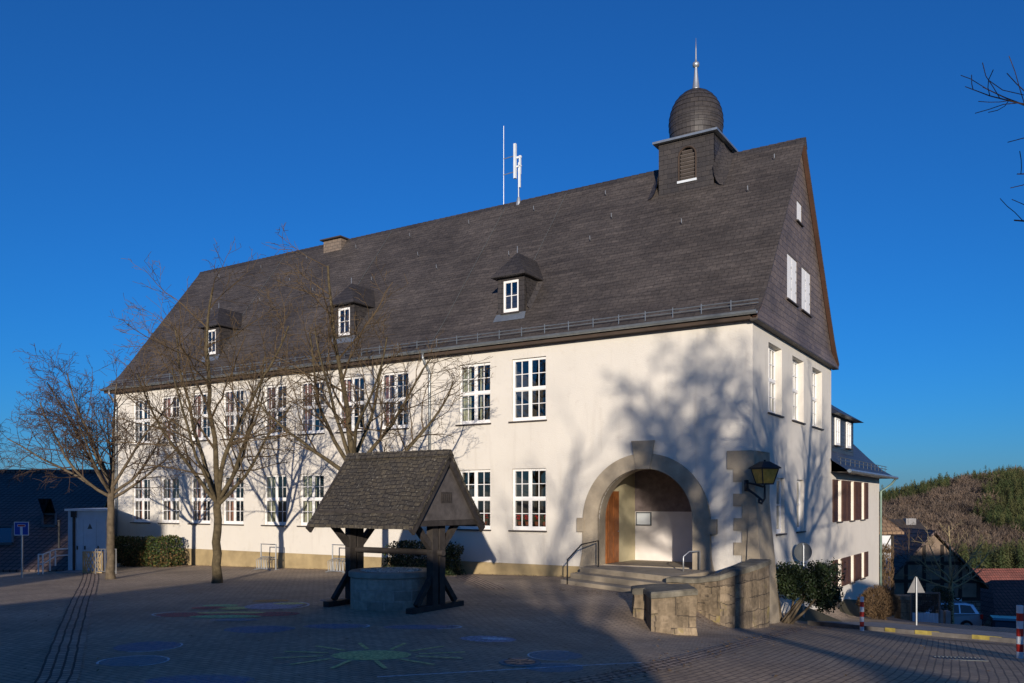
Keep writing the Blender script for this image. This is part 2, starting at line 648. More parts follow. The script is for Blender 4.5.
def ribbon(name, pts, widths, mat_, lift, thick=0.0, kind='structure', sub=.25, uvflip=False):
    """flat strip that follows the terrain along a polyline (list of x,y)"""
    P = []
    for (a, b) in zip(pts[:-1], pts[1:]):
        n = max(1, int((Vector(b) - Vector(a)).length / sub))
        for k in range(n):
            P.append(Vector(a).lerp(Vector(b), k / n))
    P.append(Vector(pts[-1]))
    for _ in range(6):
        P = [P[0]] + [(P[i - 1] + P[i] * 2 + P[i + 1]) / 4 for i in range(1, len(P) - 1)] + [P[-1]]
    mb = MB()
    uvs = []
    L = 0
    nx = max(4, int(abs(widths[1] - widths[0]) / .5))
    for i, p in enumerate(P):
        d = (P[min(i + 1, len(P) - 1)] - P[max(i - 1, 0)]).normalized()
        n = Vector((-d.y, d.x))
        if i:
            L += (P[i] - P[i - 1]).length
        for k in range(nx + 1):
            off = widths[0] + (widths[1] - widths[0]) * k / nx
            q = p + n * off
            mb.v.append((q.x, q.y, zf(q.x, q.y) + lift))
            uvs.append((L, off))
    for i in range(len(P) - 1):
        for k in range(nx):
            a = i * (nx + 1) + k
            mb.f.append((a, a + nx + 1, a + nx + 2, a + 1))
            mb.m.append(0)
    if thick:
        base = len(mb.v)
        for i in range(len(P)):
            for k in (0, nx):
                v = mb.v[i * (nx + 1) + k]
                mb.v.append((v[0], v[1], v[2] - thick))
                uvs.append((uvs[i * (nx + 1) + k][0], thick))
        for i in range(len(P) - 1):
            for kk, k in enumerate((0, nx)):
                mb.f.append((i * (nx + 1) + k, (i + 1) * (nx + 1) + k, base + (i + 1) * 2 + kk, base + i * 2 + kk))
                mb.m.append(0)
    o = mb.build(name, mat_, uv=True)
    uvl = o.data.uv_layers['UVMap']
    for l in o.data.loops:
        uvl.data[l.index].uv = uvs[l.vertex_index]
    if kind:
        tag(o, kind=kind)
    return o


GUT = [(9.4, 24.3), (7.95, 23.3), (6.4, 20.2), (4.35, 16.2), (3.0, 13.6), (1.82, 12.1), (.64, 11.1), (-.6, 9.6)]
ribbon('cobble_gutter', GUT, (-.22, .22), M['cobble'], .014)
ribbon('cobble_channel', [(-3.2, 3), (-6.05, 11.3), (-10.4, 20.5), (-14.6, 29.4), (-16.6, 33.5)], (-.26, .26), M['cobble'], .012)
ribbon('cobble_channel', [(-.5, 23.4), (-1.55, 28.2)], (-.35, .35), M['cobble'], .012)
# road to the right of the gutter, as its own sheet of setts
ribbon('road', GUT, (.25, 7.5), M['road'], .02)
KERB = [(8.9, 25.6), (9.7, 24.3), (10.5, 23.2), (11.4, 22.45), (12.3, 21.5), (13.2, 20.2), (14.6, 18.0), (17.0, 14.0)]
ribbon('kerb', KERB, (0, .16), M['kerbstone'], .12, .2)
ribbon('pavement', KERB, (.16, 3.6), M['concrete'], .11, .6)

# ------------------------------------------------------------------ the school (local axes: x = right along the facade, y = into the depth, z = up; origin = right front corner)
GLx, GLy = -.8446, .5354
RZ = math.atan2(-.5354, .8446)
CX, CY = 6.829, 24.115


def W(s, t, z=0):
    """school axes (s left along the facade, t into the depth) to world"""
    return Vector((CX + s * GLx + t * .5354, CY + s * GLy + t * .8446, z))


school = thing('school_building', 'long white school with steep dark slate roof, onion domed ridge turret and arched stone entrance', 'school', (CX, CY, 0), RZ)
DEP = 10.2
LEN = 30.5
WIN_S = [7.43, 9.62, 13.2, 15.33, 17.42, 19.5, 22.05, 24.2, 26.3, 28.4]
WW, LOZ, HIZ = 1.32, (1.47, 3.51), (5.10, 7.17)
ARC, ARZ, ARR = -3.3, 1.87, 1.55      # arch centre x, springing height, inner radius


def arc(cx, cz, r, a0, a1, n):
    return [(cx + r * math.cos(R(a0 + (a1 - a0) * i / n)), cz + r * math.sin(R(a0 + (a1 - a0) * i / n))) for i in range(n + 1)]


arch_hole = [(ARC + ARR, .40)] + arc(ARC, ARZ, ARR, 0, 180, 32) + [(ARC - ARR, .40)]
holes = [rect(-s - WW / 2, -s + WW / 2, z0, z1) for s in WIN_S for z0, z1 in (LOZ, HIZ)] + [arch_hole]
filled(rect(-LEN, 0, -1.6, 7.66), holes, .32, lambda a, b, c: (a, c, b), 'facade_wall', M['plaster'], school)
G_WIN = [2.35, 5.14, 7.9]
gholes = [rect(t - .75, t + .75, HIZ[0], HIZ[1] + .03) for t in G_WIN]
S_WIN = [(2.95, .95), (5.45, .95)]
gholes += [rect(t - w / 2, t + w / 2, 1.42, 3.15) for t, w in S_WIN]
filled(rect(.32, DEP, -3.2, 7.66), gholes, .32, lambda a, b, c: (-c, a, b), 'gable_wall', M['plaster'], school)
mb = MB()
mb.box(-LEN, -LEN + .32, .32, DEP, -1.6, 7.66).box(-LEN + .32, -.32, DEP - .32, DEP, -3.2, 7.66)
mb.build('rear_wall', M['plaster'], school)
mb = MB()
mb.box(-LEN - .02, ARC - 2.2, -.035, -.001, -1.6, .35)
mb.build('plinth', M['plinth'], school)
# rooms behind the glass
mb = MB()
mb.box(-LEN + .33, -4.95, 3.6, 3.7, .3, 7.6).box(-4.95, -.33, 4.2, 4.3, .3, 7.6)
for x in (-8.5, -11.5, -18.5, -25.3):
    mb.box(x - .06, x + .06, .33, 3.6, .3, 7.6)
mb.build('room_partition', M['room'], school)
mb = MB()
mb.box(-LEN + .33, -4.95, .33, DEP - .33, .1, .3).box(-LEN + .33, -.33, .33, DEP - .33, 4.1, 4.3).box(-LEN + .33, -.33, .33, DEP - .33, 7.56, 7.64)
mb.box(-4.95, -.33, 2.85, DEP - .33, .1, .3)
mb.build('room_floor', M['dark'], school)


def window(parent, w, h, loc, rot=0, cols=(2, 2), rows=(2, 2), depth=.09, curtain=None, blind=False, name='window'):
    """casement window: origin bottom centre on the wall surface, x right, y inward"""
    f = MB()
    y0, y1 = depth, depth + .07
    e = .045
    x0, x1 = -w / 2, w / 2
    f.box(x0, x0 + e, y0, y1, 0, h).box(x1 - e, x1, y0, y1, 0, h)
    f.box(x0 + e, x1 - e, y0, y1, 0, .10).box(x0 + e, x1 - e, y0, y1, h - .06, h)
    nr = len(rows)
    inner0, inner1 = .10, h - .06
    tr = .095
    rh = (inner1 - inner0 - tr * (nr - 1)) / nr
    nc = len(cols)
    mu = .08
    cw = (w - 2 * e - mu * (nc - 1)) / nc
    for c in range(nc - 1):
        xa = x0 + e + cw * (c + 1) + mu * c
        f.box(xa, xa + mu, y0 - .012, y1 - .002, .10, h - .06)
    for r in range(nr - 1):
        za = inner0 + rh * (r + 1) + tr * r
        f.box(x0 + e, x1 - e, y0 - .02, y1 - .006, za, za + tr)
    gb = .024
    ya, yb = y0 + .012, y0 + .045
    for r in range(nr):
        zb = inner0 + (rh + tr) * r
        for c in range(nc):
            xb = x0 + e + (cw + mu) * c
            # casement frame
            k = .022
            f.box(xb, xb + k, ya - .008, yb + .004, zb, zb + rh).box(xb + cw - k, xb + cw, ya - .008, yb + .004, zb, zb + rh)
            f.box(xb + k, xb + cw - k, ya - .006, yb + .003, zb, zb + k).box(xb + k, xb + cw - k, ya - .006, yb + .003, zb + rh - k, zb + rh)
            for i in range(1, cols[c]):
                xx = xb + cw * i / cols[c]
                f.box(xx - gb / 2, xx + gb / 2, ya, yb, zb + k, zb + rh - k)
            for i in range(1, rows[r]):
                zz = zb + rh * i / rows[r]
                f.box(xb + k, xb + cw - k, ya - .003, yb - .003, zz - gb / 2, zz + gb / 2)
    fr = f.build(name, M['white'], parent, loc, (0, 0, rot))
    p = MB()
    # one slightly tilted pane per casement, so reflections differ
    rnd = random.Random(int(loc[0] * 100 + loc[1] * 37 + loc[2] * 991))
    for r in range(nr):
        for c in range(nc):
            xb = x0 + e + (cw + mu) * c
            zb = inner0 + (rh + tr) * r
            t1, t2 = rnd.uniform(-.004, .004), rnd.uniform(-.004, .004)
            yy = y0 + .03
            p.add([(xb, yy - t1, zb), (xb + cw, yy + t1, zb), (xb + cw, yy + t1 + t2, zb + rh), (xb, yy - t1 + t2, zb + rh)], [(0, 1, 2, 3)])
    p.build('pane', M['glass'], fr)
    s = MB()
    s.box(x0 - .10, x1 + .04, -.07, depth, -.055, -.012)
    s.build('sill', M['sill'], fr)
    if curtain:
        c = MB()
        mat_, sides = curtain
        for (a, b) in sides:
            xa, xb = x0 + w * a, x0 + w * b
            n = max(4, int((xb - xa) / .04))
            vs = []
            for i in range(n + 1):
                x = xa + (xb - xa) * i / n
                y = depth + .17 + .025 * math.sin(i * 1.9)
                vs += [(x, y, .02), (x, y, h - .03)]
            c.add(vs, [(2 * i, 2 * i + 2, 2 * i + 3, 2 * i + 1) for i in range(n)])
        c.build('curtain', mat_, fr)
    if blind:
        c = MB()
        c.box(x0 + .03, x1 - .03, depth + .12, depth + .14, .05, h - .03)
        c.build('blind', M['blind'], fr)
    return fr


RED, GRN = M['curtain_red'], M['curtain_grn']
up_cur = {0: None, 1: (GRN, [(.02, .26), (.55, .60), (.86, .97)]), 2: (RED, [(.03, .24)]), 3: (RED, [(.03, .27)]), 4: (RED, [(.03, .28)]), 5: (RED, [(.03, .25)]),
          6: (RED, [(.03, .22)]), 7: (RED, [(.03, .45)]), 8: (RED, [(.03, .48)]), 9: None}
lo_cur = {0: None, 1: None, 2: (GRN, [(.03, .2)]), 3: (GRN, [(.03, .22)]), 4: (GRN, [(.03, .3), (.4, .5)]), 5: (GRN, [(.05, .4)]), 6: (RED, [(.05, .3)]), 7: (RED, [(.05, .5)]), 8: (RED, [(.2, .5)]), 9: (RED, [(.2, .45)])}
for i, s in enumerate(WIN_S):
    window(school, WW, HIZ[1] - HIZ[0], (-s, 0, HIZ[0]), curtain=up_cur[i])
    window(school, WW, LOZ[1] - LOZ[0], (-s, 0, LOZ[0]), curtain=lo_cur[i])
for t in G_WIN:
    window(school, 1.5, HIZ[1] + .03 - HIZ[0], (0, t, HIZ[0]), R(90), depth=.2, blind=True)
for t, w in S_WIN:
    window(school, w, 3.15 - 1.42, (0, t, 1.42), R(90), cols=(1,), rows=(2,), depth=.12, blind=True)

# ---- roof
PT = [-.32, .08, .48, 1.08, 1.62, 2.17, 3.16, 4.20, 5.10]
PZ = [7.74, 8.08, 8.50, 9.24, 9.95, 10.68, 11.97, 13.32, 14.50]


def rz(t):
    t = t if t <= 5.1 else 10.2 - t
    return float(np.interp(t, PT, PZ))


TT = []
for a, b in zip(PT[:-1], PT[1:]):
    TT += [a, (a + b) / 2]
TT.append(5.1)
full = TT + [10.2 - t for t in TT[::-1][1:]]
top = [(t, rz(t)) for t in full]
x0r, x1r = -LEN - .35, .235


def roof_strip(off, xs):
    rows = []
    rnd = random.Random(5)
    for x in xs:
        rows.append([(x, t, z + off) for t, z in top])
    return rows


xs = np.linspace(x0r, x1r, 60)
rnd = random.Random(4)
mb = MB()
n = len(top)
for i, x in enumerate(xs):
    for j, (t, z) in enumerate(top):
        sag = .022 * noise.noise(Vector((x * .45, t * 1.1, 3.1))) if 0 < i < 59 else 0
        mb.v.append((x, t, z + sag))
for i in range(len(xs) - 1):
    for j in range(n - 1):
        a = i * n + j
        mb.f.append((a, a + n, a + n + 1, a + 1))
        mb.m.append(0)
base = len(mb.v)
for x in (x0r, x1r):
    for t, z in top:
        mb.v.append((x, t, z - .07))
for k, i in enumerate((0, len(xs) - 1)):
    for j in range(n - 1):
        mb.f.append((i * n + j, i * n + j + 1, base + k * n + j + 1, base + k * n + j))
        mb.m.append(0)
for j in range(n - 1):
    mb.f.append((base + j, base + j + 1, base + n + j + 1, base + n + j))
    mb.m.append(0)
for j in (0, n - 1):
    mb.f.append((base + j, base + n + j, (len(xs) - 1) * n + j, j))
    mb.m.append(0)
roof = mb.build('roof', M['slate'], school)
# ridge capping
mb = MB()
for i in range(104):
    x = x0r + .01 + i * (x1r - x0r - .02) / 104
    mb.add([(x, 4.90, 14.21), (x + .34, 4.90, 14.19), (x + .34, 5.1, 14.545), (x, 5.1, 14.565), (x, 5.30, 14.21), (x + .34, 5.30, 14.19)],
           [(0, 1, 2, 3), (3, 2, 5, 4)])
mb.build('ridge_cap', M['slate_dark'], school)
# verge boards, brown underside seen on the far slope of the gable
for xa, xb, nm in ((.09, x1r - .02, 'verge_board'), (x0r + .02, x0r + .2, 'verge_board')):
    mb = MB()
    for j in range(n - 1):
        (t0, z0), (t1, z1) = top[j], top[j + 1]
        mb.add([(x, t, z) for x in (xa, xb) for t, z in ((t0, z0 - .074), (t1, z1 - .074), (t1, z1 - .15), (t0, z0 - .15))],
               [(0, 1, 2, 3), (7, 6, 5, 4), (0, 4, 5, 1), (3, 2, 6, 7)])
    mb.build(nm, M['verge'], school)
# gable cladding (with openings), its bottom edge kicks out
gpoly = [(t, z - .10) for t, z in top if z - .10 > 8.02]
t_l = float(np.interp(8.0 + .10, PZ, PT))
gouter = [(t_l, 8.0)] + gpoly + [(10.2 - t_l, 8.0)]
GWX = [(4.08, 1.25, 8.88, 10.33), (5.94, 1.25, 8.88, 10.33), (5.0, .66, 11.70, 12.38)]
ghol = [rect(t - w / 2, t + w / 2, z0, z1) for t, w, z0, z1 in GWX]
filled(gouter, ghol, .14, lambda a, b, c: (.07 - c, a, b), 'gable_cladding', M['slate_wall'], school)
mb = MB()
ya, yb = t_l - .04, 10.2 - t_l + .04
mb.add([(.22, -.26, 7.56), (.22, 10.46, 7.56), (.072, yb, 8.1), (.072, ya, 8.1), (-.02, -.26, 7.56), (-.02, 10.46, 7.56), (-.02, yb, 8.1), (-.02, ya, 8.1)],
       [(0, 1, 2, 3), (4, 7, 6, 5), (0, 4, 5, 1), (2, 6, 7, 3), (0, 3, 7, 4), (1, 5, 6, 2)])
mb.build('cladding_skirt', M['slate_wall'], school)
mb = MB()
mb.box(.0, .225, -.27, 10.47, 7.51, 7.557)
mb.build('drip_edge', M['sill'], school)
for t, w, z0, z1 in GWX:
    aw = window(school, w, z1 - z0, (.07, t, z0), R(90), cols=(1, 1) if w > 1 else (1,), rows=(3,) if w > 1 else (1,), depth=.03, blind=True, name='attic_window')
    for xa, xb in (((-w / 2 + .04, -.012), (.012, w / 2 - .04)) if w > 1 else ((-w / 2 + .04, w / 2 - .04),)):
        mb = MB()
        mb.box(xa, xb, .012, .028, .05, z1 - z0 - .04)
        sl_leaf = mb.build('shutter_leaf', M['white'], aw)
        if w > 1:
            mb = MB()
            for zz in (.35, .70, 1.05):
                mb.box(xb - .10, xb - .06, .006, .011, zz, zz + .07)
            mb.build('latch', M['iron'], sl_leaf)
# soffit, fascia, gutter, snow guard
mb = MB()
mb.box(-LEN - .3, -.02, -.28, -.002, 7.56, 7.60)
mb.build('soffit', M['soffit'], school)
mb = MB()
mb.box(-LEN - .3, .02, -.315, -.283, 7.54, 7.72)
mb.build('fascia', M['soffit'], school)
mb = MB()
prof = [(-.41 + .085 * math.cos(R(a)), 7.735 + .085 * math.sin(R(a))) for a in range(180, 361, 20)]
prof2 = [(-.41 + .078 * math.cos(R(a)), 7.735 + .078 * math.sin(R(a))) for a in range(360, 179, -20)]
mb.prism(prof + prof2, -LEN - .38, .24, 'x')
mb.tube([(-LEN - .38, -.495, 7.738), (.24, -.495, 7.738)], .014, 6)
mb.build('gutter', M['zinc'], school)
mb = MB()
for z in (.12, .22):
    mb.tube([(-LEN - .2, -.14, rz(-.14) + z), (.2, -.14, rz(-.14) + z)], .016, 5)
x = -LEN
while x < 0.1:
    mb.beam((x, -.14, rz(-.14) - .02), (x, -.14, rz(-.14) + .28), .02, .035)
    mb.beam((x, -.14, rz(-.14) + .24), (x, .2, rz(.2) + .01), .02, .012)
    x += .88
mb.build('snow_guard', M['zinc'], school)


def downpipe(parent, x, ztop, zbot, name='downpipe'):
    mb = MB()
    mb.tube([(x, -.41, ztop + .06), (x, -.41, ztop - .14), (x + .04, -.26, ztop - .36), (x + .06, -.11, ztop - .58), (x + .06, -.10, ztop - .75), (x + .06, -.10, zbot)], .05, 8)
    for z in np.arange(zbot + 1, ztop - 1, 2):
        mb.tube([(x + .06, -.10, z), (x + .06, -.10, z + .05)], .058, 8)
    o = mb.build(name, M['zinc'], parent, smooth=True)
    return o


downpipe(school, -11.55, 7.6, -.1)
downpipe(school, -30.25, 7.6, -.5)
# roof hooks
hk = MB()
hk.beam((0, 0, 0), (0, -.10, .03), .02, .012).beam((0, -.10, .03), (0, -.12, .16), .02, .012)
hook = hk.build('roof_hook', M['steel'], school)
hk_pos = [(x, 4.55) for x in np.arange(-28.5, 0, 3.1)] + [(x, 2.9) for x in np.arange(-27, 0, 3.4)] + [(x, 3.6) for x in (-1.2, -6.1, -14.9, -22.4)]
for i, (x, t) in enumerate(hk_pos):
    o = hook if i == 0 else copy_tree(hook, school)
    o.location = (x, t, rz(t) + .01)
for x, ta, tb in ((-11.55, 5.0, -.2), (-8.75, 5.0, 2.0), (-24.3, 5.0, 1.8), (-17.6, 5.0, 1.8)):
    mb = MB()
    pts = [(x + .25 * math.sin(k), ta + (tb - ta) * k / 12, rz(ta + (tb - ta) * k / 12) + .035) for k in range(13)]
    pts = [(x - .0 * k, p[1], p[2]) for k, p in enumerate(pts)]
    mb.tube(pts, .009, 4)
    mb.build('lightning_wire', M['sign_back'], school)


# ---- dormers
def dormer(xc):
    w, t0 = .54, .74
    zb, ze = rz(t0) - .05, 10.24
    bx = [xc - w, xc + w]
    mb = MB()
    # front with opening
    hole = rect(xc - .31, xc + .31, 8.96, 10.06)
    d = filled(rect(bx[0], bx[1], zb, ze), [hole], .12, lambda a, b, c: (a, t0 + c, b), 'dormer', M['slate_dark'], school)
    tb = float(np.interp(ze, PZ, PT)) + .1
    for x, sgn in ((bx[0], -1), (bx[1], 1)):
        tt = np.linspace(t0 + .12, tb, 8)
        out = MB()
        lo = [(x + sgn * .0, t, rz(t) - .05) for t in tt]
        hi = [(x, t, ze) for t in tt]
        # a flared foot that sweeps into the roof
        mid = [(x + sgn * .03, t, min(ze, rz(t) + .18)) for t in tt]
        foot = [(x + sgn * .16, t, rz(t) + .012) for t in tt]
        k = len(tt)
        out.add(hi + mid + foot, [(i, i + 1, k + i + 1, k + i) for i in range(k - 1)] + [(k + i, k + i + 1, 2 * k + i + 1, 2 * k + i) for i in range(k - 1)])
        out.build('cheek', M['slate_dark'], d)
    # hipped roof with bell eaves
    o = .15
    xa, xb = bx[0] - o, bx[1] + o
    fy = t0 - .22
    apx_t, apx_z = t0 + .42, 11.12
    back = float(np.interp(apx_z, PZ, PT)) + .05
    backe = float(np.interp(ze, PZ, PT)) + .25
    r_ = MB()
    A, B = (xa, fy, ze - .03), (xb, fy, ze - .03)
    C_, D_ = (xb, backe, ze - .03), (xa, backe, ze - .03)
    E, F_ = (xc, apx_t, apx_z), (xc, back, apx_z)
    def belly(p, q, r, nseg=4):
        return None
    r_.add([A, B, C_, D_, E, F_], [(0, 1, 4), (1, 2, 5, 4), (3, 0, 4, 5)])
    r_.add([(p[0], p[1], p[2] - .05) for p in (A, B, C_, D_)] + [A, B, C_, D_], [(0, 3, 2, 1), (0, 1, 5, 4), (1, 2, 6, 5), (3, 0, 4, 7)])
    rr = r_.build('dormer_roof', M['slate_dark'], d)
    fin = MB()
    fin.tube([(xc, apx_t, apx_z - .02), (xc, apx_t, apx_z + .22)], .012, 5)
    fin.build('finial', M['steel'], d)
    ap = MB()
    ap.add([(bx[0] - .10, t0 - .16, rz(t0 - .16) + .02), (bx[1] + .10, t0 - .16, rz(t0 - .16) + .02), (bx[1] + .06, t0 - .005, rz(t0) + .10), (bx[0] - .06, t0 - .005, rz(t0) + .10)], [(0, 1, 2, 3)])
    ap.build('lead_apron', M['zinc'], d)
    wi = window(d, .62, 1.10, (xc, t0, 8.96), cols=(2,), rows=(2,), depth=.02)
    bk = MB()
    bk.box(xc - .5, xc + .5, t0 + 1.0, t0 + 1.03, 8.8, 10.15)
    bk.build('dark_backing', M['dark'], d)


for s in (8.6, 16.4, 24.4):
    dormer(-s)

# ---- ridge turret
tx, ty = -3.55, 5.1
t0, h = 4.1, 1.0
hole = [(tx - .28 + .05, 13.58), (tx + .28 + .05, 13.58)] + arc(tx + .05, 14.40, .28, 0, 180, 10)
tur = filled(rect(tx - h, tx + h, 12.6, 15.0), [hole], .14, lambda a, b, c: (a, t0 + c, b), 'turret', M['slate_dark'], school)
mb = MB()
for sx in (-1, 1):
    x = tx + sx * h
    mb.add([(x, t0 + .001, 12.6), (x, ty + h, 12.6), (x, ty + h, 15.0), (x, t0 + .001, 15.0)], [(0, 1, 2, 3)])
mb.add([(tx - h, ty + h, 12.6), (tx + h, ty + h, 12.6), (tx + h, ty + h, 15), (tx - h, ty + h, 15)], [(0, 1, 2, 3)])
mb.build('turret_wall', M['slate_dark'], tur)
for sx in (-1, 1):          # slate sweeps where the turret meets the roof
    mb = MB()
    ts = np.linspace(t0 - .1, ty, 10)
    k = len(ts)
    prof = [(0.005, .75), (.03, .50), (.10, .27), (.22, .10), (.40, .015)]
    vs = []
    for o, up in prof:
        vs += [(tx + sx * (h + o), t, min(rz(t) + up, 14.95)) for t in ts]
    fs = []
    for r in range(len(prof) - 1):
        fs += [(r * k + i, r * k + i + 1, (r + 1) * k + i + 1, (r + 1) * k + i) for i in range(k - 1)]
    mb.add(vs, fs)
    mb.build('slate_sweep', M['slate_dark'], tur, smooth=True)
lv = MB()
for k in range(8):
    z = 13.66 + k * .13
    wd = .26 if z < 14.4 else .26 * math.sqrt(max(.1, 1 - ((z - 14.4) / .3) ** 2))
    lv.obox((tx + .05, t0 + .07, z), (wd, 0, 0), (0, .045, -.028), (0, .005, .009))
lv.build('louvre', M['louvre'], tur)
fr = MB()
pth = [(tx - .23 - .03, 13.56)] + [(p[0], p[1]) for p in arc(tx + .05, 14.40, .31, 180, 0, 12)] + [(tx + .33 + .03, 13.56)]
fr.tube([(a, t0 - .01, b) for a, b in pth], .03, 4)
fr.build('louvre_surround', M['soffit'], tur)
lb = MB()
lb.box(tx - .3, tx + .4, t0 - .05, t0 - .001, 13.48, 13.56)
lb.build('louvre_sill', M['metal_white'], tur)
lb = MB()
lb.box(tx - .4, tx + .5, t0 + .13, t0 + .2, 13.5, 14.8)
lb.build('louvre_backing', M['dark'], tur)
cn = MB()
cn.box(tx - 1.17, tx + 1.17, ty - 1.17, ty + 1.17, 15.0, 15.075)
q = [(-1.17, -1.17), (1.17, -1.17), (1.17, 1.17), (-1.17, 1.17)]
cn.add([(tx + a, ty + b, 15.075) for a, b in q] + [(tx + a * .75, ty + b * .75, 15.2) for a, b in q], [(0, 1, 5, 4), (1, 2, 6, 5), (2, 3, 7, 6), (3, 0, 4, 7), (4, 5, 6, 7)])
cn.build('cornice', M['zinc'], tur)
dome_prof = [(.90, 15.12), (.93, 15.25), (.975, 15.45), (1.01, 15.68), (1.02, 15.88), (1.005, 16.08), (.96, 16.28), (.89, 16.47), (.79, 16.65), (.66, 16.80), (.50, 16.93), (.33, 17.02), (.16, 17.09)]
dm = MB()
lap = []
for (r0, z0), (r1, z1) in zip(dome_prof[:-1], dome_prof[1:]):     # each slate course laps the one below
    lap += [(r0 * .93 + .018, z0), (r1 * .93 + .004, z1)]
dm.lathe(lap, 40)
dome = dm.build('onion_dome', M['slate_dark'], tur, loc=(tx, ty, 0))
for p in dome.data.polygons:
    p.use_smooth = False
ring_uv(dome, .9)
sp = MB()
sp.lathe([(.17, 17.05), (.13, 17.15), (.085, 17.5), (.05, 17.86), (.05, 17.9), (.11, 17.93), (.125, 18.0), (.11, 18.06), (.045, 18.1), (.03, 18.2), (.022, 18.55), (.006, 18.95)], 16)
sp.build('spire', M['steel'], tur, loc=(tx, ty, 0), smooth=True)

# ---- chimney and antenna
ch = MB()
ch.box(-21.45, -20.35, 4.7, 5.5, 13.6, 14.53)
chim = ch.build('chimney', m_brick('chimney_slate', (.20, .155, .12), (.15, .12, .095), (.08, .065, .055), .3, .15, .01, .8, .5, .01, var=.3), school)
ch = MB()
ch.box(-21.55, -20.25, 4.55, 5.65, 14.53, 14.585)
ch.build('chimney_cap', M['sill'], chim)
mb = MB()
mb.tube([(-11.0, 5.1, 14.3), (-11.0, 5.1, 16.1)], .032, 8)
mb.lathe([(.13, 14.35), (.10, 14.5), (.05, 14.7)], 10, (-11.0, 5.1))
ant = mb.build('antenna_mast', M['steel'], school)
mb = MB()
mb.box(-11.16, -11.06, 4.95, 5.05, 15.45, 16.85).box(-10.94, -10.87, 5.02, 5.09, 15.6, 16.35).box(-10.92, -10.86, 4.98, 5.04, 15.05, 15.6).box(-11.1, -10.84, 5.02, 5.08, 15.9, 15.96).box(-11.05, -10.84, 5.02, 5.08, 16.25, 16.33)
mb.build('antenna_panel', M['metal_white'], ant)
mb = MB()
mb.tube([(-11.72, 5.1, 14.3), (-11.72, 5.1, 17.75)], .013, 6)
mb.tube([(-11.72, 5.1, 15.75), (-11.0, 5.1, 15.78)], .018, 5).tube([(-11.72, 5.1, 16.4), (-11.1, 5.1, 16.42)], .018, 5)
mb.build('lightning_rod', M['steel'], ant)

# ---- arched entrance
oa = [(ARC + 2.07 + .10, -.6), (ARC + 2.07 + .10, .95)] if False else []
outer = [(ARC + 2.32, -.3), (ARC + 2.10, .78)] + arc(ARC, 1.80, 2.08, 0, 180, 40) + [(ARC - 2.10, .78), (ARC - 2.32, -.3)]
hole = [(ARC + ARR, -.3 + .001)] + arc(ARC, ARZ, ARR, 0, 180, 40) + [(ARC - ARR, -.3 + .001)]
poly = outer + [(ARC - ARR, -.3)] + arc(ARC, ARZ, ARR, 180, 0, 40) + [(ARC + ARR, -.3)]
arch = filled(poly, [], .14, lambda a, b, c: (a, -.10 + c + 0.0, b), 'arch_surround', M['sandstone'], school)
# (reveal of the arch through the wall)
mb = MB()
pr = [(ARC + ARR, -.3)] + arc(ARC, ARZ, ARR - .006, 0, 180, 40) + [(ARC - ARR, -.3)]
vs = [(a, y, b) for y in (.041, .45) for a, b in pr]
k = len(pr)
mb.add(vs, [(i, i + 1, k + i + 1, k + i) for i in range(k - 1)])
mb.build('arch_reveal', M['sandstone'], arch)
mb = MB()
mb.prism([(ARC - .22, 3.40), (ARC + .22, 3.40), (ARC + .38, 4.26), (ARC - .38, 4.26)], -.16, -.102, 'y')
mb.build('keystone', M['sandstone'], arch)
for sx in (-1, 1):
    mb = MB()
    x = sorted((ARC + sx * 2.02, ARC + sx * 2.28))
    mb.box(x[0], x[1], -.125, -.002, 1.46, 1.90)
    mb.build('impost_stone', M['sandstone'], arch)
# porch
mb = MB()
mb.box(-4.96, -4.86, .33, 2.85, .3, 3.55)
porch = mb.build('porch_wall', M['cream'], school)
mb = MB()
mb.box(-4.85, -1.0, 2.75, 2.85, .3, 2.08)
mb.build('porch_back', M['porch'], porch)
mb = MB()
mb.box(-4.85, -1.0, 2.74, 2.85, 2.08, 3.5)
mb.build('porch_frieze', M['porch_dark'], porch)
mb = MB()
mb.box(-1.1, -1.0, .33, 2.73, .3, 3.5)
mb.build('porch_side', M['porch'], porch)
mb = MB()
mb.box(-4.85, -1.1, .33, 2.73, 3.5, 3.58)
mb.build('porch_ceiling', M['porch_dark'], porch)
mb = MB()
mb.box(-4.855, -4.80, .46, 1.36, .44, 2.75)
for (z0, z1) in ((.6, 1.3), (1.45, 2.6)):
    for y0 in (.54, .94):
        mb.box(-4.80, -4.785, y0, y0 + .34, z0, z1)
dr = mb.build('entrance_door', M['door'], porch)
mb = MB()
mb.tube([(-4.80, 1.27, 1.45), (-4.74, 1.27, 1.45), (-4.74, 1.17, 1.45)], .014, 5)
mb.build('door_handle', M['steel'], dr)
mb = MB()
mb.box(-4.80, -4.24, 2.70, 2.738, 1.60, 2.06)
bd = mb.build('notice_board', M['sign_back'], porch)
mb = MB()
mb.box(-4.76, -4.28, 2.69, 2.699, 1.64, 2.02)
mb.build('notice_sheet', M['metal_white'], bd)
# landing and steps
steps = MB()
land = [(-4.98, .32), (-4.98, -1.0), (-1.2, -2.75), (-1.0, -.002), (-1.75, .32)]
steps.prism([(-4.95, .33), (-1.1, .33), (-1.1, 2.75), (-4.95, 2.75)], .0, .425, 'z')
stp = steps.build('entrance_steps', M['sandstone'], school)
for nm, k, zt in (('landing', 0, .42), ('step', .55, .27), ('step', 1.1, .115)):
    mb = MB()
    a = -5.0 - k * .06
    inner = [(a, -.12), (a, -1.0 - k), (-1.3, -2.75 - k), (-1.05, -.12)]
    mb.prism(inner, -.9 - k * .002, zt, 'z')
    # nosing
    mb.build(nm, M['sandstone'], stp, bevel=.015)


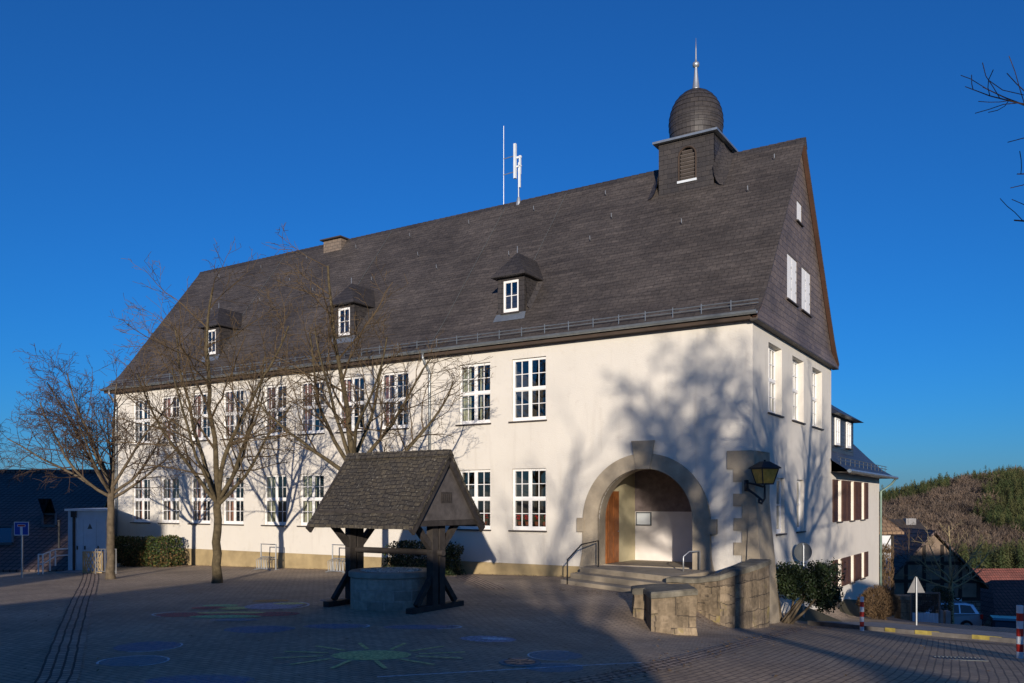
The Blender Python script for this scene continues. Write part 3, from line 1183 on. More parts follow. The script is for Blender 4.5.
def hand_rail(name, label, pts, posts, mat_='iron', r=.022):
    o = thing(name, label, 'railing', (posts[0][0], posts[0][1], posts[0][2]))
    org = Vector(o.location)
    mb = MB()
    mb.tube([Vector(p) - org for p in pts], r, 8)
    mb.build('rail', M[mat_], o, smooth=True)
    return o


a = W(4.75, -2.25, 0)
b = W(4.5, -.75, .42)
hand_rail('hand_rail', 'dark bent handrail at the left end of the entrance steps', [a, a + Vector((0, 0, .72)), a.lerp(b, .45) + Vector((0, 0, .95)), b + Vector((0, 0, .80)), b], [a])
a = W(1.72, -.9, .42)
b = W(1.45, -.3, .42)
hand_rail('hand_rail', 'short grey handrail beside the right jamb of the entrance arch', [a, a + Vector((0, 0, .42)), a.lerp(b, .35) + Vector((0, 0, .56)), b + Vector((0, 0, .56)), b], [a], 'steel')

# ---- corner buttress with quoins
bt = MB()
lv_ = [(-1.9, -.20, .44, -.62, 1.42), (-.6, -.16, .36, -.40, 1.38), (.8, -.12, .26, -.16, 1.33), (2.2, -.09, .13, -.08, 1.30), (3.3, -.07, .05, -.06, 1.28), (3.86, -.07, .045, -.055, 1.26)]
vs = []
for z, x0, x1, y0, y1 in lv_:
    vs += [(x0, y0, z), (x1, y0, z), (x1, y1, z), (x0 + .2, y1, z)]
fs = []
for i in range(len(lv_) - 1):
    for k in range(4):
        fs.append((i * 4 + k, i * 4 + (k + 1) % 4, i * 4 + 4 + (k + 1) % 4, i * 4 + 4 + k))
k = (len(lv_) - 1) * 4
fs.append((k, k + 1, k + 2, k + 3))
bt.add(vs, fs)
but = bt.build('corner_buttress', M['sandstone'], school)
for z0, z1, s1 in ((3.34, 3.87, .74), (2.98, 3.338, .55), (2.28, 2.64, .55), (1.58, 1.94, .54), (.88, 1.24, .54), (.20, .54, .55)):
    mb = MB()
    mb.box(-s1, -.02, -.05, -.002, z0, z1)
    if z0 < 3.3:
        mb.box(-.30, -.02, -.047, -.002, z1, z1 + .345)
    mb.build('quoin', M['sandstone'], but)
mb = MB()
mb.tube([(-.1, -.0, 3.95), (.02, 1.0, 3.93)], .01, 4)
# ------------------------------------------------------------------ old draw well
WC = Vector((-2.78, 19.65, 0))
WC.z = zf(WC.x, WC.y)
wr = thing('well_ring', 'low round stone well ring with pale gravel filling under the small slate roof', 'well', WC)
mb = MB()
mb.lathe([(.94, -.1), (.94, .70), (.90, .702)], 40, caps=False)
rg = mb.build('masonry_ring', M['wellstone'], wr)
ring_uv(rg, .94)
mb = MB()
mb.lathe([(.70, .66), (.70, .80), (.72, .83), (.955, .83), (.985, .80), (.985, .71), (.95, .70), (.90, .70)], 40, caps=False)
mb.build('rim', M['wellcap'], wr)
mb = MB()
rnd = random.Random(2)
mb.lathe([(.71, .78), (.4, .80), (.02, .81)], 30, caps=False)
for i in range(330):
    a, r = rnd.uniform(0, 6.28), .69 * math.sqrt(rnd.random())
    c = Vector((r * math.cos(a), r * math.sin(a), .815))
    q = rnd.uniform(.018, .04)
    mb.obox(c, (q * math.cos(a * 3), q * math.sin(a * 3), q * .3), (-q * .8 * math.sin(a * 3), q * .8 * math.cos(a * 3), .0), (0, q * .2, q * .6))
mb.build('gravel_fill', M['gravel'], wr)

wh = thing('well_roof', 'open oak well house with steep slate gable roof spanning the stone ring', 'well roof', WC, RZ)
# local x along the ridge to the right, y towards the school
mb = MB()
xl, xr = -1.36, 1.70
hw, ze, zr_ = 1.33, 1.90, 3.54
th = .07
for sgn in (-1, 1):
    nx_ = 26
    nt_ = 11
    rows = []
    for side in (0, 1):
        pass
    vs, fs = [], []
    for i in range(nx_ + 1):
        for j in range(nt_ + 1):
            x = xl + (xr - xl) * i / nx_
            k = j / nt_
            y = sgn * hw * (1 - k)
            z = ze + (zr_ - ze) * k - .05 * math.sin(k * math.pi)
            vs.append((x, y, z + .012 * noise.noise(Vector((x * 2.1, k * 5, sgn)))))
    for i in range(nx_):
        for j in range(nt_):
            a = i * (nt_ + 1) + j
            f = (a, a + nt_ + 1, a + nt_ + 2, a + 1)
            fs.append(f if sgn < 0 else f[::-1])
    o = len(vs)
    vs2 = [(v[0], v[1], v[2] - th) for v in vs]
    edge = []
    for i in range(nx_):
        edge.append((i * (nt_ + 1), o + i * (nt_ + 1), o + (i + 1) * (nt_ + 1), (i + 1) * (nt_ + 1)))
    for j in range(nt_):
        for i in (0, nx_):
            a = i * (nt_ + 1) + j
            edge.append((a, a + 1, o + a + 1, o + a))
    mb.add(vs + vs2, fs + [tuple(q + o for q in f[::-1]) for f in fs] + edge)
mb.build('slate_roof', M['wellslate'], wh)
mb = MB()
for i in range(14):
    x = xl - .01 + i * (xr - xl) / 14
    mb.add([(x, -.12, zr_ - .12), (x + .235, -.12, zr_ - .13), (x + .235, 0, zr_ + .02), (x, 0, zr_ + .035), (x, .12, zr_ - .12), (x + .235, .12, zr_ - .13)], [(0, 1, 2, 3), (3, 2, 5, 4)])
mb.build('ridge_slates', M['wellslate'], wh)
for x in (xl + .02, xr - .05):
    mb = MB()
    for sgn in (-1, 1):
        mb.beam((x, sgn * (hw - .02), ze - .14), (x, 0, zr_ - .15), .06, .17, up=(1, 0, 0) if False else (0, 0, 1))
    mb.build('barge_board', M['oldwood'], wh)
for x in (-1.385 + .23, 1.015 + .27):
    mb = MB()
    xg = xr - .15 if x > 0 else xl + .12
    mb.prism([(-1.08, 2.0), (1.08, 2.0), (0, 3.33)], xg - .02, xg + .02, 'x')
    gbd = mb.build('gable_board', M['board'], wh)
    if x > 0:
        mb = MB()
        mb.box(xg + .021, xg + .035, -.20, .20, 2.38, 2.62)
        for k in range(5):
            mb.box(xg + .035, xg + .045, -.16 + k * .07, -.125 + k * .07, 2.42, 2.58)
        mb.build('carved_plaque', M['oldwood'], gbd)
    mb = MB()
    mb.box(min(x - .06, xg - .07), max(x + .06, xg + .07), -1.12, 1.12, 1.98, 1.999) if False else mb.box(xg - .05, xg + .06, -1.14, 1.14, 1.88, 1.995)
    mb.box(x - .06, x + .06, -1.10, 1.10, 1.985, 2.115)
    mb.build('tie_beam', M['oldwood'], wh)
    mb = MB()
    for y in (-.13, .13):
        mb.box(x - .085, x + .085, y - .10, y + .10, .12, 1.98)
    mb.build('post', M['oldwood'], wh)
    mb = MB()
    for sgn in (-1, 1):
        mb.beam((x, sgn * .12, 1.32), (x, sgn * .85, 2.0), .12, .13)
    mb.build('brace', M['oldwood'], wh)
    mb = MB()
    for sgn in (-1, 1):
        mb.beam((x, sgn * .15, .78), (x, sgn * .70, .14), .10, .12)
    mb.build('foot_strut', M['oldwood'], wh)
    mb = MB()
    mb.box(x - .09, x + .09, -.95, .95, -.05, .12)
    mb.build('foot_beam', M['oldwood'], wh, bevel=.01)
mb = MB()
mb.tube([(-1.35, 0, 1.27), (1.50, 0, 1.27)], .07, 12)
mb.build('windlass', M['oldwood'], wh)
mb = MB()
for sgn in (-1, 1):
    mb.box(xl + .1, xr - .1, sgn * 1.05 - .05, sgn * 1.05 + .05, 2.115, 2.215)
mb.build('purlin', M['oldwood'], wh)


# ------------------------------------------------------------------ rough stone walls by the entrance
def stone_wall(name, label, foot, top_z, mats=('rubble', 'capstone'), seed=1, cap=.14, cat='wall', lean=.03, closed=True):
    """foot: polygon (world x,y) anticlockwise; top_z per vertex"""
    n = len(foot)
    c = sum((Vector(p) for p in foot), Vector((0, 0))) / n
    o = thing(name, label, cat, (c.x, c.y, zf(c.x, c.y)))
    oz = o.location.z
    mb = MB()
    # resample edges and layers for an uneven face
    P, Z = [], []
    for i in range(n):
        a, b = Vector(foot[i]), Vector(foot[(i + 1) % n])
        m = max(1, int((b - a).length / .14))
        for k in range(m):
            P.append(a.lerp(b, k / m))
            Z.append(top_z[i] + (top_z[(i + 1) % n] - top_z[i]) * k / m)
    m = len(P)
    L = 9
    for l in range(L):
        k = l / (L - 1)
        for i, p in enumerate(P):
            zb = zf(p.x, p.y) - .25
            z = zb + (Z[i] - cap - zb) * k
            q = p + (c - p) * lean * k
            off = .045 * noise.noise(Vector((q.x * 2.6, q.y * 2.6, z * 3.2 + seed)))
            d = (p - c).normalized()
            mb.v.append((q.x + d.x * off - c.x, q.y + d.y * off - c.y, z - oz))
    for l in range(L - 1):
        for i in range(m):
            i2 = (i + 1) % m
            mb.f.append((l * m + i, l * m + i2, (l + 1) * m + i2, (l + 1) * m + i))
            mb.m.append(0)
    mb.build('masonry', M[mats[0]], o)
    cp = MB()
    for l, (dz, e) in enumerate(((-cap - .005, .0), (-cap + .01, .05), (-.03, .05), (0, .01))):
        for i, p in enumerate(P):
            d = (p - c).normalized()
            q = p + (c - p) * lean + d * (e + .03 * noise.noise(Vector((p.x * 3, p.y * 3, 7 + seed))))
            w_ = .03 * noise.noise(Vector((p.x * 2, p.y * 2, seed)))
            cp.v.append((q.x - c.x, q.y - c.y, Z[i] + dz + w_ - oz))
    for l in range(3):
        for i in range(m):
            i2 = (i + 1) % m
            cp.f.append((l * m + i, l * m + i2, (l + 1) * m + i2, (l + 1) * m + i))
            cp.m.append(0)
    cp.f.append(tuple(range(3 * m, 4 * m)))
    cp.m.append(0)
    cp.build('capstone', M[mats[1]], o)
    return o


stone_wall('stone_pier', 'squat block of weathered yellow sandstone standing in front of the entrance steps', [(2.92, 17.85), (3.95, 18.15), (4.0, 19.3), (3.35, 19.6), (2.75, 19.5), (2.72, 19.0), (2.97, 18.95)], [.50, .55, .55, .52, .48, .47, .48], seed=3)
pw = [(4.25, 22.05), (4.75, 21.75), (5.2, 21.25), (5.6, 21.35), (6.05, 21.8), (6.55, 22.4), (6.9, 23.15), (6.5, 23.5), (5.9, 22.6), (5.5, 22.1), (5.2, 22.0), (4.9, 22.35), (4.4, 22.6)]
pz = [.42, .45, .56, .66, .72, .80, .84, .84, .80, .72, .60, .48, .44]


def strip_wall(name, label, outer, inner, zo, seed=1):
    """wall following a bend: outer and inner edge points, top height at each"""
    c = (Vector(outer[0]) + Vector(inner[-1])) / 2
    o = thing(name, label, 'wall', (c.x, c.y, zf(c.x, c.y)))
    oz = o.location.z
    def resample(pts, vals, N=36):
        out = []
        for i in range(N + 1):
            t = i / N * (len(pts) - 1)
            j = min(int(t), len(pts) - 2)
            f = t - j
            out.append((Vector(pts[j]).lerp(Vector(pts[j + 1]), f), vals[j] + (vals[j + 1] - vals[j]) * f))
        return out
    A, B = resample(outer, zo), resample(inner, zo)
    ring = A + B[::-1]
    m = len(ring)
    mb = MB()
    L = 9
    cap = .14
    for l in range(L):
        k = l / (L - 1)
        for p, zt in ring:
            zb = zf(p.x, p.y) - .3
            z = zb + (zt - cap - zb) * k
            off = .045 * noise.noise(Vector((p.x * 2.6, p.y * 2.6, z * 3.2 + seed)))
            mb.v.append((p.x - c.x + off * .5, p.y - c.y + off, z - oz))
    for l in range(L - 1):
        for i in range(m):
            i2 = (i + 1) % m
            mb.f.append((l * m + i, l * m + i2, (l + 1) * m + i2, (l + 1) * m + i))
            mb.m.append(0)
    mb.build('masonry', M['rubble'], o)
    cp = MB()
    h2 = m // 2
    lay = ((-cap - .005, 0), (-cap + .01, .05), (-.03, .05), (0, .0))
    for dz, e in lay:
        for i, (p, zt) in enumerate(ring):
            q_ = ring[m - 1 - i][0]
            d = (p - q_).normalized()
            w_ = .03 * noise.noise(Vector((p.x * 2, p.y * 2, seed)))
            cp.v.append((p.x + d.x * e - c.x, p.y + d.y * e - c.y, zt + dz + w_ - oz))
    for l in range(3):
        for i in range(m):
            i2 = (i + 1) % m
            cp.f.append((l * m + i, l * m + i2, (l + 1) * m + i2, (l + 1) * m + i))
            cp.m.append(0)
    for i in range(h2 - 1):
        cp.f.append((3 * m + i, 3 * m + i + 1, 3 * m + m - 2 - i, 3 * m + m - 1 - i))
        cp.m.append(0)
    cp.build('capstone', M['capstone'], o)
    return o


strip_wall('stone_wall', 'curved sandstone parapet wall between the entrance steps and the corner buttress', pw[:7], pw[7:][::-1] + [(4.4, 22.6)], pz[:7], 5) if False else \
    strip_wall('stone_wall', 'curved sandstone parapet wall between the entrance steps and the corner buttress',
               [(4.05, 22.25), (4.75, 21.75), (5.2, 21.25), (5.6, 21.35), (6.05, 21.8), (6.55, 22.4), (7.0, 23.1)],
               [(4.3, 22.7), (4.95, 22.25), (5.3, 21.85), (5.5, 21.9), (5.75, 22.15), (6.15, 22.7), (6.55, 23.4)], [.42, .45, .58, .68, .74, .80, .84], 5)


# ------------------------------------------------------------------ wall lantern
lp = thing('wall_lantern', 'large black iron lantern with amber glass on the corner buttress', 'lantern', W(-.46, -.42, 2.52), RZ + R(50))
mb = MB()
mb.tube([(-.30, .42, .42), (-.22, .2, .38), (-.05, 0, .30), (0, 0, .36)], .03, 8)
mb.tube([(-.30, .40, .25), (-.18, .22, .10), (-.05, .03, -.08), (-.10, .0, -.16), (-.16, .04, -.12), (-.13, .08, -.06)], .035, 8)
mb.tube([(0, 0, .32), (0, 0, -.02), (-.06, .02, -.12)], .028, 8)
mb.obox((-.30, .44, .34), (.06, 0, 0), (0, .02, 0), (0, 0, .16))
mb.build('bracket', M['iron'], lp, smooth=True)
b0, b1, z0, z1 = .165, .265, .38, .80
mb = MB()
mb.add([(x * b0, y * b0, z0) for x, y in ((-1, -1), (1, -1), (1, 1), (-1, 1))] + [(x * b1, y * b1, z1) for x, y in ((-1, -1), (1, -1), (1, 1), (-1, 1))], [(0, 1, 5, 4), (1, 2, 6, 5), (2, 3, 7, 6), (3, 0, 4, 7), (0, 3, 2, 1)])
mb.build('amber_glass', M['lamp_glass'], lp)
mb = MB()
cs = [(-1, -1), (1, -1), (1, 1), (-1, 1)]
for i, (x, y) in enumerate(cs):
    mb.beam((x * b0, y * b0, z0), (x * b1, y * b1, z1), .03, .03)
    x2, y2 = cs[(i + 1) % 4]
    mb.beam((x * b0, y * b0, z0), (x2 * b0, y2 * b0, z0), .035, .035)
    mb.beam((x * b1, y * b1, z1), (x2 * b1, y2 * b1, z1), .035, .035)
mb.build('lantern_frame', M['iron'], lp)
mb = MB()
e = .315
mb.add([(x * e, y * e, z1) for x, y in cs] + [(x * e, y * e, z1 + .03) for x, y in cs] + [(x * .10, y * .10, z1 + .20) for x, y in cs],
       [(3, 2, 1, 0)] + [(i, (i + 1) % 4, 4 + (i + 1) % 4, 4 + i) for i in range(4)] + [(4 + i, 4 + (i + 1) % 4, 8 + (i + 1) % 4, 8 + i) for i in range(4)] + [(8, 9, 10, 11)])
mb.tube([(0, 0, z1 + .19), (0, 0, z1 + .25)], .03, 8)
mb.build('lantern_roof', M['iron'], lp)


# ------------------------------------------------------------------ trees
def grow(tr, tw, p, d, L, r, lvl, rnd, spec):
    """one branch and its offspring; thick wood goes to tr, twigs to tw"""
    seg = max(3, int(L / spec['seg'][min(lvl, len(spec['seg']) - 1)]))
    pts, rad = [p.copy()], [r]
    d = d.normalized()
    rend = max(spec['rmin'], r * .30)
    wig = spec['wig'] * (1 + .35 * lvl)
    up = spec['up'][min(lvl, len(spec['up']) - 1)]
    for i in range(seg):
        d = (d + Vector((rnd.gauss(0, wig), rnd.gauss(0, wig), rnd.gauss(0, wig) + up))).normalized()
        p = p + d * (L / seg)
        pts.append(p.copy())
        rad.append(r + (rend - r) * ((i + 1) / seg) ** .8)
    sides = 8 if r > .08 else 5 if r > .03 else 3
    (tr if lvl <= spec['trunk_lvl'] else tw).tube(pts, rad, sides, cap=False)
    if lvl >= spec['levels']:
        return
    n = spec['kids'][min(lvl, len(spec['kids']) - 1)]
    n = max(2, int(n * min(1.25, L / spec['refl'][min(lvl, len(spec['refl']) - 1)])))
    for i in range(n):
        f = spec['f0'] + (1 - spec['f0']) * (i + rnd.random()) / n
        f = min(f, .99)
        j = f * seg
        a = int(j)
        q = pts[a].lerp(pts[min(a + 1, seg)], j - a)
        dd = (pts[min(a + 1, seg)] - pts[a]).normalized()
        side = dd.cross(Vector((rnd.gauss(0, 1), rnd.gauss(0, 1), rnd.gauss(0, 1)))).normalized()
        ang = R(rnd.uniform(*spec['ang']))
        nd_ = dd * math.cos(ang) + side * math.sin(ang)
        cl = L * rnd.uniform(*spec['ratio']) * (1.15 - .55 * f)
        cr = max(spec['rmin'], (r + (rend - r) * f) * spec['rr'])
        grow(tr, tw, q, nd_, cl, cr, lvl + 1, rnd, spec)


SPEC = dict(seg=[.5, .45, .3, .22, .2], rmin=.0055, wig=.07, up=[.03, .05, .03, .02, 0], trunk_lvl=1, levels=4, kids=[8, 10, 8, 5], refl=[5, 2.4, 1.2, .6], f0=.22,
            ang=(28, 62), ratio=(.32, .58), rr=.52)


def bare_tree(name, label, base, seed, trunk_h, r0, limbs, mats=('bark', 'twig'), lean=(0, 0), group=None, **kw):
    spec = dict(SPEC)
    spec.update(kw)
    rnd = random.Random(seed)
    o = thing(name, label, 'tree', base, 0, group)
    tr, tw = MB(), MB()
    n = 8
    pts, rad = [], []
    for i in range(n + 1):
        k = i / n
        pts.append(Vector((lean[0] * k + .018 * rnd.gauss(0, 1) * (i > 0), lean[1] * k + .018 * rnd.gauss(0, 1) * (i > 0), -.15 + (trunk_h + .15) * k)))
        rad.append(r0 * (1.0 - .22 * k) * (1.35 if i == 0 else 1.08 if i == 1 else 1))
    tr.tube(pts, rad, 12, cap=False)
    for (az, el, L, f) in limbs:
        j = min(f, .999) * n
        a = int(j)
        q = pts[a].lerp(pts[a + 1], j - a)
        d = Vector((math.cos(R(az)) * math.cos(R(el)), math.sin(R(az)) * math.cos(R(el)), math.sin(R(el))))
        grow(tr, tw, q, d, L, r0 * (.30 + .30 * min(1, L / 7)) * (1.0 if el < 80 else 1.2), 1, rnd, spec)
    tr.build('trunk', M[mats[0]], o, smooth=True, uv=False)
    tw.build('crown', M[mats[1]], o, uv=False)
    return o


def gz(x, y, dz=0):
    return (x, y, zf(x, y) + dz)


bare_tree('bare_tree', 'bare tree with yellowish upright limbs standing on the paving left of the well', gz(-9.42, 27.14), 11, 2.75, .150,
          [(95, 84, 6.6, 1.0), (195, 72, 6.2, .97), (-60, 77, 6.0, .98), (172, 50, 4.8, .93), (8, 58, 5.0, .95), (-8, 38, 4.2, .90), (250, 56, 4.6, .9), (60, 62, 4.8, .93)], kids=[8, 8, 7, 4])
bare_tree('bare_tree', 'bare spreading tree rising behind the well roof', gz(-4.75, 25.2), 23, 3.7, .155,
          [(80, 86, 5.7, 1.0), (178, 28, 4.2, .86), (4, 24, 4.5, .80), (14, 46, 4.2, .92), (170, 52, 4.2, .95), (-60, 60, 3.8, .95), (220, 66, 4.0, .99), (-20, 68, 3.9, .98)], kids=[8, 8, 7, 4])
bare_tree('bare_tree', 'dark bare tree with wide arching limbs at the left corner of the school', gz(-14.03, 29.74), 37, 3.2, .140,
          [(90, 86, 3.7, 1.0), (182, 42, 4.7, .95), (172, 26, 4.4, .90), (200, 58, 4.2, 1.0), (165, 66, 3.6, 1.0), (5, 38, 3.6, .92), (-15, 58, 3.8, 1.0), (25, 22, 3.2, .88), (265, 45, 3.6, .93), (95, 45, 3.6, .93), (215, 30, 4.0, .9)],
          mats=('bark_d', 'twig_d'), kids=[8, 10, 8, 5])
bare_tree('bare_tree', 'bare tree mostly beyond the left edge of the photo, only twig tips showing', gz(-21.6, 28.5), 41, 3.0, .16,
          [(90, 84, 4.6, 1.0), (0, 42, 4.6, .95), (10, 28, 4.4, .9), (180, 45, 4.2, .95), (250, 50, 4.2, .95), (-30, 60, 4.4, 1.0), (80, 40, 4, .9)], mats=('bark_d', 'twig_d'))
bare_tree('bare_tree', 'tall bare tree at the right edge of the photo, its twigs hanging into the sky', gz(9.7, 9.6), 54, 4.2, .20,
          [(90, 82, 6.0, 1.0), (184, 42, 4.7, .97), (176, 30, 4.5, .98), (190, 52, 5.0, 1.0), (0, 45, 5.0, .95), (300, 50, 5, .95), (60, 50, 5.0, .95), (240, 55, 4.6, .97)], mats=('bark_d', 'twig_d'), levels=3, kids=[7, 7, 5, 3])

# street trees and houses behind the photographer: they throw the long shadows
bare_tree('bare_tree', 'tall bare street tree behind the photographer casting its shadow beside the arch', gz(5.3, -15), 61, 7.9, .25,
          [(90, 86, 5.2, 1.0), (180, 46, 3.9, .93), (0, 44, 3.9, .94), (200, 66, 4.8, 1.0), (20, 66, 4.6, 1.0), (270, 50, 3.8, .93), (90, 45, 3.8, .93), (165, 28, 3.2, .93), (10, 24, 3.2, .92), (230, 60, 4.2, .98)], mats=('bark_d', 'twig_d'), levels=4, kids=[8, 11, 9, 6], rmin=.011)
bare_tree('bare_tree', 'slim bare street tree behind the photographer shading the entrance paving', gz(.75, -24), 67, 6.2, .20,
          [(90, 86, 6.6, 1.0), (180, 45, 3.8, .95), (0, 46, 4.0, .95), (200, 62, 4.8, 1.0), (20, 62, 5.0, 1.0), (270, 50, 4.4, .95)], mats=('bark_d', 'twig_d'), levels=3)
bare_tree('bare_tree', 'broad bare street tree behind the photographer shading the gable side', gz(9.0, -14), 71, 4.8, .24,
          [(90, 84, 7.2, 1.0), (175, 52, 6.0, .95), (5, 50, 6.0, .95), (200, 66, 6.8, 1.0), (20, 68, 6.4, 1.0), (270, 55, 5.4, .9), (140, 35, 5.0, .88)], mats=('bark_d', 'twig_d'), levels=4, kids=[8, 9, 7, 4], rmin=.008)


def hip_house(name, label, x0, x1, y0, y1, ze, zr, hx, mat_roof='tile_red'):
    o = thing(name, label, 'house', ((x0 + x1) / 2, (y0 + y1) / 2, 0))
    cx, cy = o.location.x, o.location.y
    a, b, c, d = x0 - cx, x1 - cx, y0 - cy, y1 - cy
    mb = MB()
    mb.box(a, b, c, d, -.5, ze)
    wl = mb.build('wall', M['plaster_b'], o)
    e = .4
    zz = ze - e * .65 + .05
    mb = MB()
    R1, R2 = (a + hx, 0, zr), (b - hx, 0, zr)
    q = [(a - e, c - e, zz), (b + e, c - e, zz), (b + e, d + e, zz), (a - e, d + e, zz)]
    mb.add(q + [R1, R2], [(0, 1, 5, 4), (1, 2, 5), (2, 3, 4, 5), (3, 0, 4), (3, 2, 1, 0)])
    mb.build('roof', M[mat_roof], o)
    k = int((x1 - x0) / 2.4)
    for i in range(k):
        f = MB()
        xw = a + (i + .5) * (b - a) / k
        f.box(xw - .55, xw + .55, d + .002, d + .06, 1.1, 2.5)
        w = f.build('window', M['white'], o)
        f = MB()
        for s_ in (-1, 1):
            f.box(xw + s_ * .26 - .2, xw + s_ * .26 + .2, d + .061, d + .065, 1.18, 2.42)
        f.build('pane', M['car_glass'], w)
    return o


hip_house('house', 'low house with hipped red roof behind the photographer that shades the plaza', -13.8, 1.3, -22, -12, 4.5, 7.05, 3.8)
hip_house('house', 'small hipped outbuilding behind the photographer that shades the road', 3.7, 6.9, -20, -14, 3.6, 4.75, 1.5)
hip_house('house', 'lower narrow house behind the photographer added unseen to shade the garden gate', 14.4, 19.4, -14, -3, 5.4, 6.1, 1.0)  # unseen house added as a low shade caster
hip_house('house', 'tall hipped house behind the photographer added unseen to shade the lane and barns', 19.6, 46, -14, -3, 7.0, 8.9, 2.5)  # out of view, put in to keep the sun off the lane


# ------------------------------------------------------------------ shrubs and hedges
def leaf_cloud(mb, n, shape, size, rnd, mats=2, flat=.0):
    """n small leaf quads scattered through shape() -> point"""
    for _ in range(n):
        p = shape()
        a = Vector((rnd.gauss(0, 1), rnd.gauss(0, 1), rnd.gauss(0, 1))).normalized()
        b = a.cross(Vector((rnd.gauss(0, 1), rnd.gauss(0, 1), rnd.gauss(0, 1)))).normalized()
        s_ = size * rnd.uniform(.6, 1.3)
        a, b = a * s_, b * s_ * .5
        mb.add([p - a * .5, p + b, p + a, p - b], [(0, 1, 2, 3)], rnd.randrange(mats) if rnd.random() < .9 else mats)


def hedge(name, label, cat, x0, x1, dy, h, base, rz_, seed, mats=('leaf1', 'leaf2', 'leaf3'), n=5200, dry=.5):
    rnd = random.Random(seed)
    o = thing(name, label, cat, base, rz_)
    mb = MB()
    def shp():
        while True:
            x, y, z = rnd.uniform(x0, x1), rnd.uniform(-dy, dy), rnd.uniform(.02, h)
            k = .80 + .32 * noise.noise(Vector((x * 1.5 + seed, y * 1.5, z * 1.5)))
            ex = abs((x - (x0 + x1) / 2) / ((x1 - x0) / 2))
            m = (ex ** 5 + abs(y / dy) ** 5 + abs((z - h * .45) / (h * .55)) ** 5)
            if m < k ** 3 * 1.6 and m > .08:
                return Vector((x, y, z))
    leaf_cloud(mb, n, shp, .055, rnd)
    # lower part dry and twiggy
    for i, f in enumerate(mb.f):
        z = mb.v[f[0]][2]
        if rnd.random() < dry * max(0, 1 - z / (h * .62)) * 1.3:
            mb.m[i] = 2
    mb.build('foliage', [M[m] for m in mats], o, uv=False)
    st = MB()
    for i in range(int((x1 - x0) * 9)):
        x, y = rnd.uniform(x0 + .1, x1 - .1), rnd.uniform(-dy * .6, dy * .6)
        st.tube([(x, y, -.1), (x + rnd.gauss(0, .08), y + rnd.gauss(0, .08), h * .45), (x + rnd.gauss(0, .16), y + rnd.gauss(0, .15), h * .85)], [.014, .010, .005], 4)
    st.build('stems', M['bark_d'], o, uv=False)
    return o


p = W(27.75, -1.25)
hedge('hedge', 'trimmed green and brown hedge at the left end of the white facade', 'hedge', -1.55, 1.75, .55, 1.3, gz(p.x, p.y), RZ, 3, n=9000)
p = W(25.3, -1.05)
hedge('hedge', 'rounded dark hedge bush joined to the right end of the trimmed hedge', 'hedge', -.85, .85, .6, 1.35, gz(p.x, p.y), RZ, 8, n=4800, dry=.25)
p = W(10.9, -.95)
hedge('hedge', 'long dark evergreen hedge against the plinth behind the well', 'hedge', -1.75, 1.4, .55, 1.15, gz(p.x, p.y), RZ, 5, n=6800, mats=('leaf2', 'leaf2', 'leaf1'), dry=.15)


def evergreen(name, label, base, seed):
    rnd = random.Random(seed)
    o = thing(name, label, 'shrub', base)
    tr = MB()
    tips = []
    for k in range(6):
        a = rnd.uniform(-.3, 1.0)
        pts = [Vector((rnd.uniform(-.15, .25), rnd.uniform(-.15, .15), -.1))]
        d = Vector((.45 + .3 * a, rnd.uniform(-.3, .3), 1)).normalized()
        for i in range(6):
            d = (d + Vector((rnd.gauss(0, .12), rnd.gauss(0, .12), .05))).normalized()
            pts.append(pts[-1] + d * .28)
        tr.tube(pts, [.05 - .006 * i for i in range(7)], 6)
        tips.append(pts)
    tr.build('trunk', M['bark_d'], o, smooth=True, uv=False)
    mb = MB()
    cl = [(Vector((rnd.uniform(-.15, 1.45), rnd.uniform(-.5, .5), rnd.uniform(.9, 1.58))), rnd.uniform(.22, .40)) for _ in range(38)]
    cl += [(Vector((rnd.uniform(.75, 1.6), rnd.uniform(-.5, .5), rnd.uniform(.45, 1.2))), rnd.uniform(.18, .34)) for _ in range(20)]
    for c, r in cl:
        def shp():
            v = Vector((rnd.gauss(0, 1), rnd.gauss(0, 1), rnd.gauss(0, 1))).normalized()
            return c + v * r * rnd.uniform(.35, 1.1)
        leaf_cloud(mb, 260, shp, .05, rnd)
    mb.build('crown', [M['leaf2'], M['leaf2'], M['leaf2b']], o, uv=False)
    return o


evergreen('evergreen_shrub', 'leaning dark evergreen shrub under the round sign at the gable wall', gz(8.1, 25.4), 4)


def round_bush(name, label, c, r, seed, mat_, n=3000, squash=.9):
    rnd = random.Random(seed)
    o = thing(name, label, 'bush', gz(c[0], c[1]))
    mb = MB()
    def shp():
        v = Vector((rnd.gauss(0, 1), rnd.gauss(0, 1), rnd.gauss(0, 1))).normalized()
        k = r * (.9 + .16 * noise.noise(v * 2.5 + Vector((seed, 0, 0)))) * rnd.uniform(.72, 1.03)
        return Vector((v.x * k, v.y * k, r * squash * .9 + v.z * k * squash))
    for _ in range(n):
        p = shp()
        d = (p - Vector((0, 0, 0))).normalized() + Vector((rnd.gauss(0, .5), rnd.gauss(0, .5), rnd.gauss(0, .5)))
        d = d.normalized() * .10 * rnd.uniform(.6, 1.4)
        q = d.cross(Vector((rnd.gauss(0, 1), rnd.gauss(0, 1), rnd.gauss(0, 1)))).normalized() * .012
        mb.add([p - q, p + q, p + d], [(0, 1, 2)], 0)
    mb.build('twigs', M[mat_], o, uv=False)
    return o


round_bush('round_bush', 'round beige leafless bush at the foot of the shuttered house', (14.2, 33.0), .75, 2, 'beige_leaf', 9000)


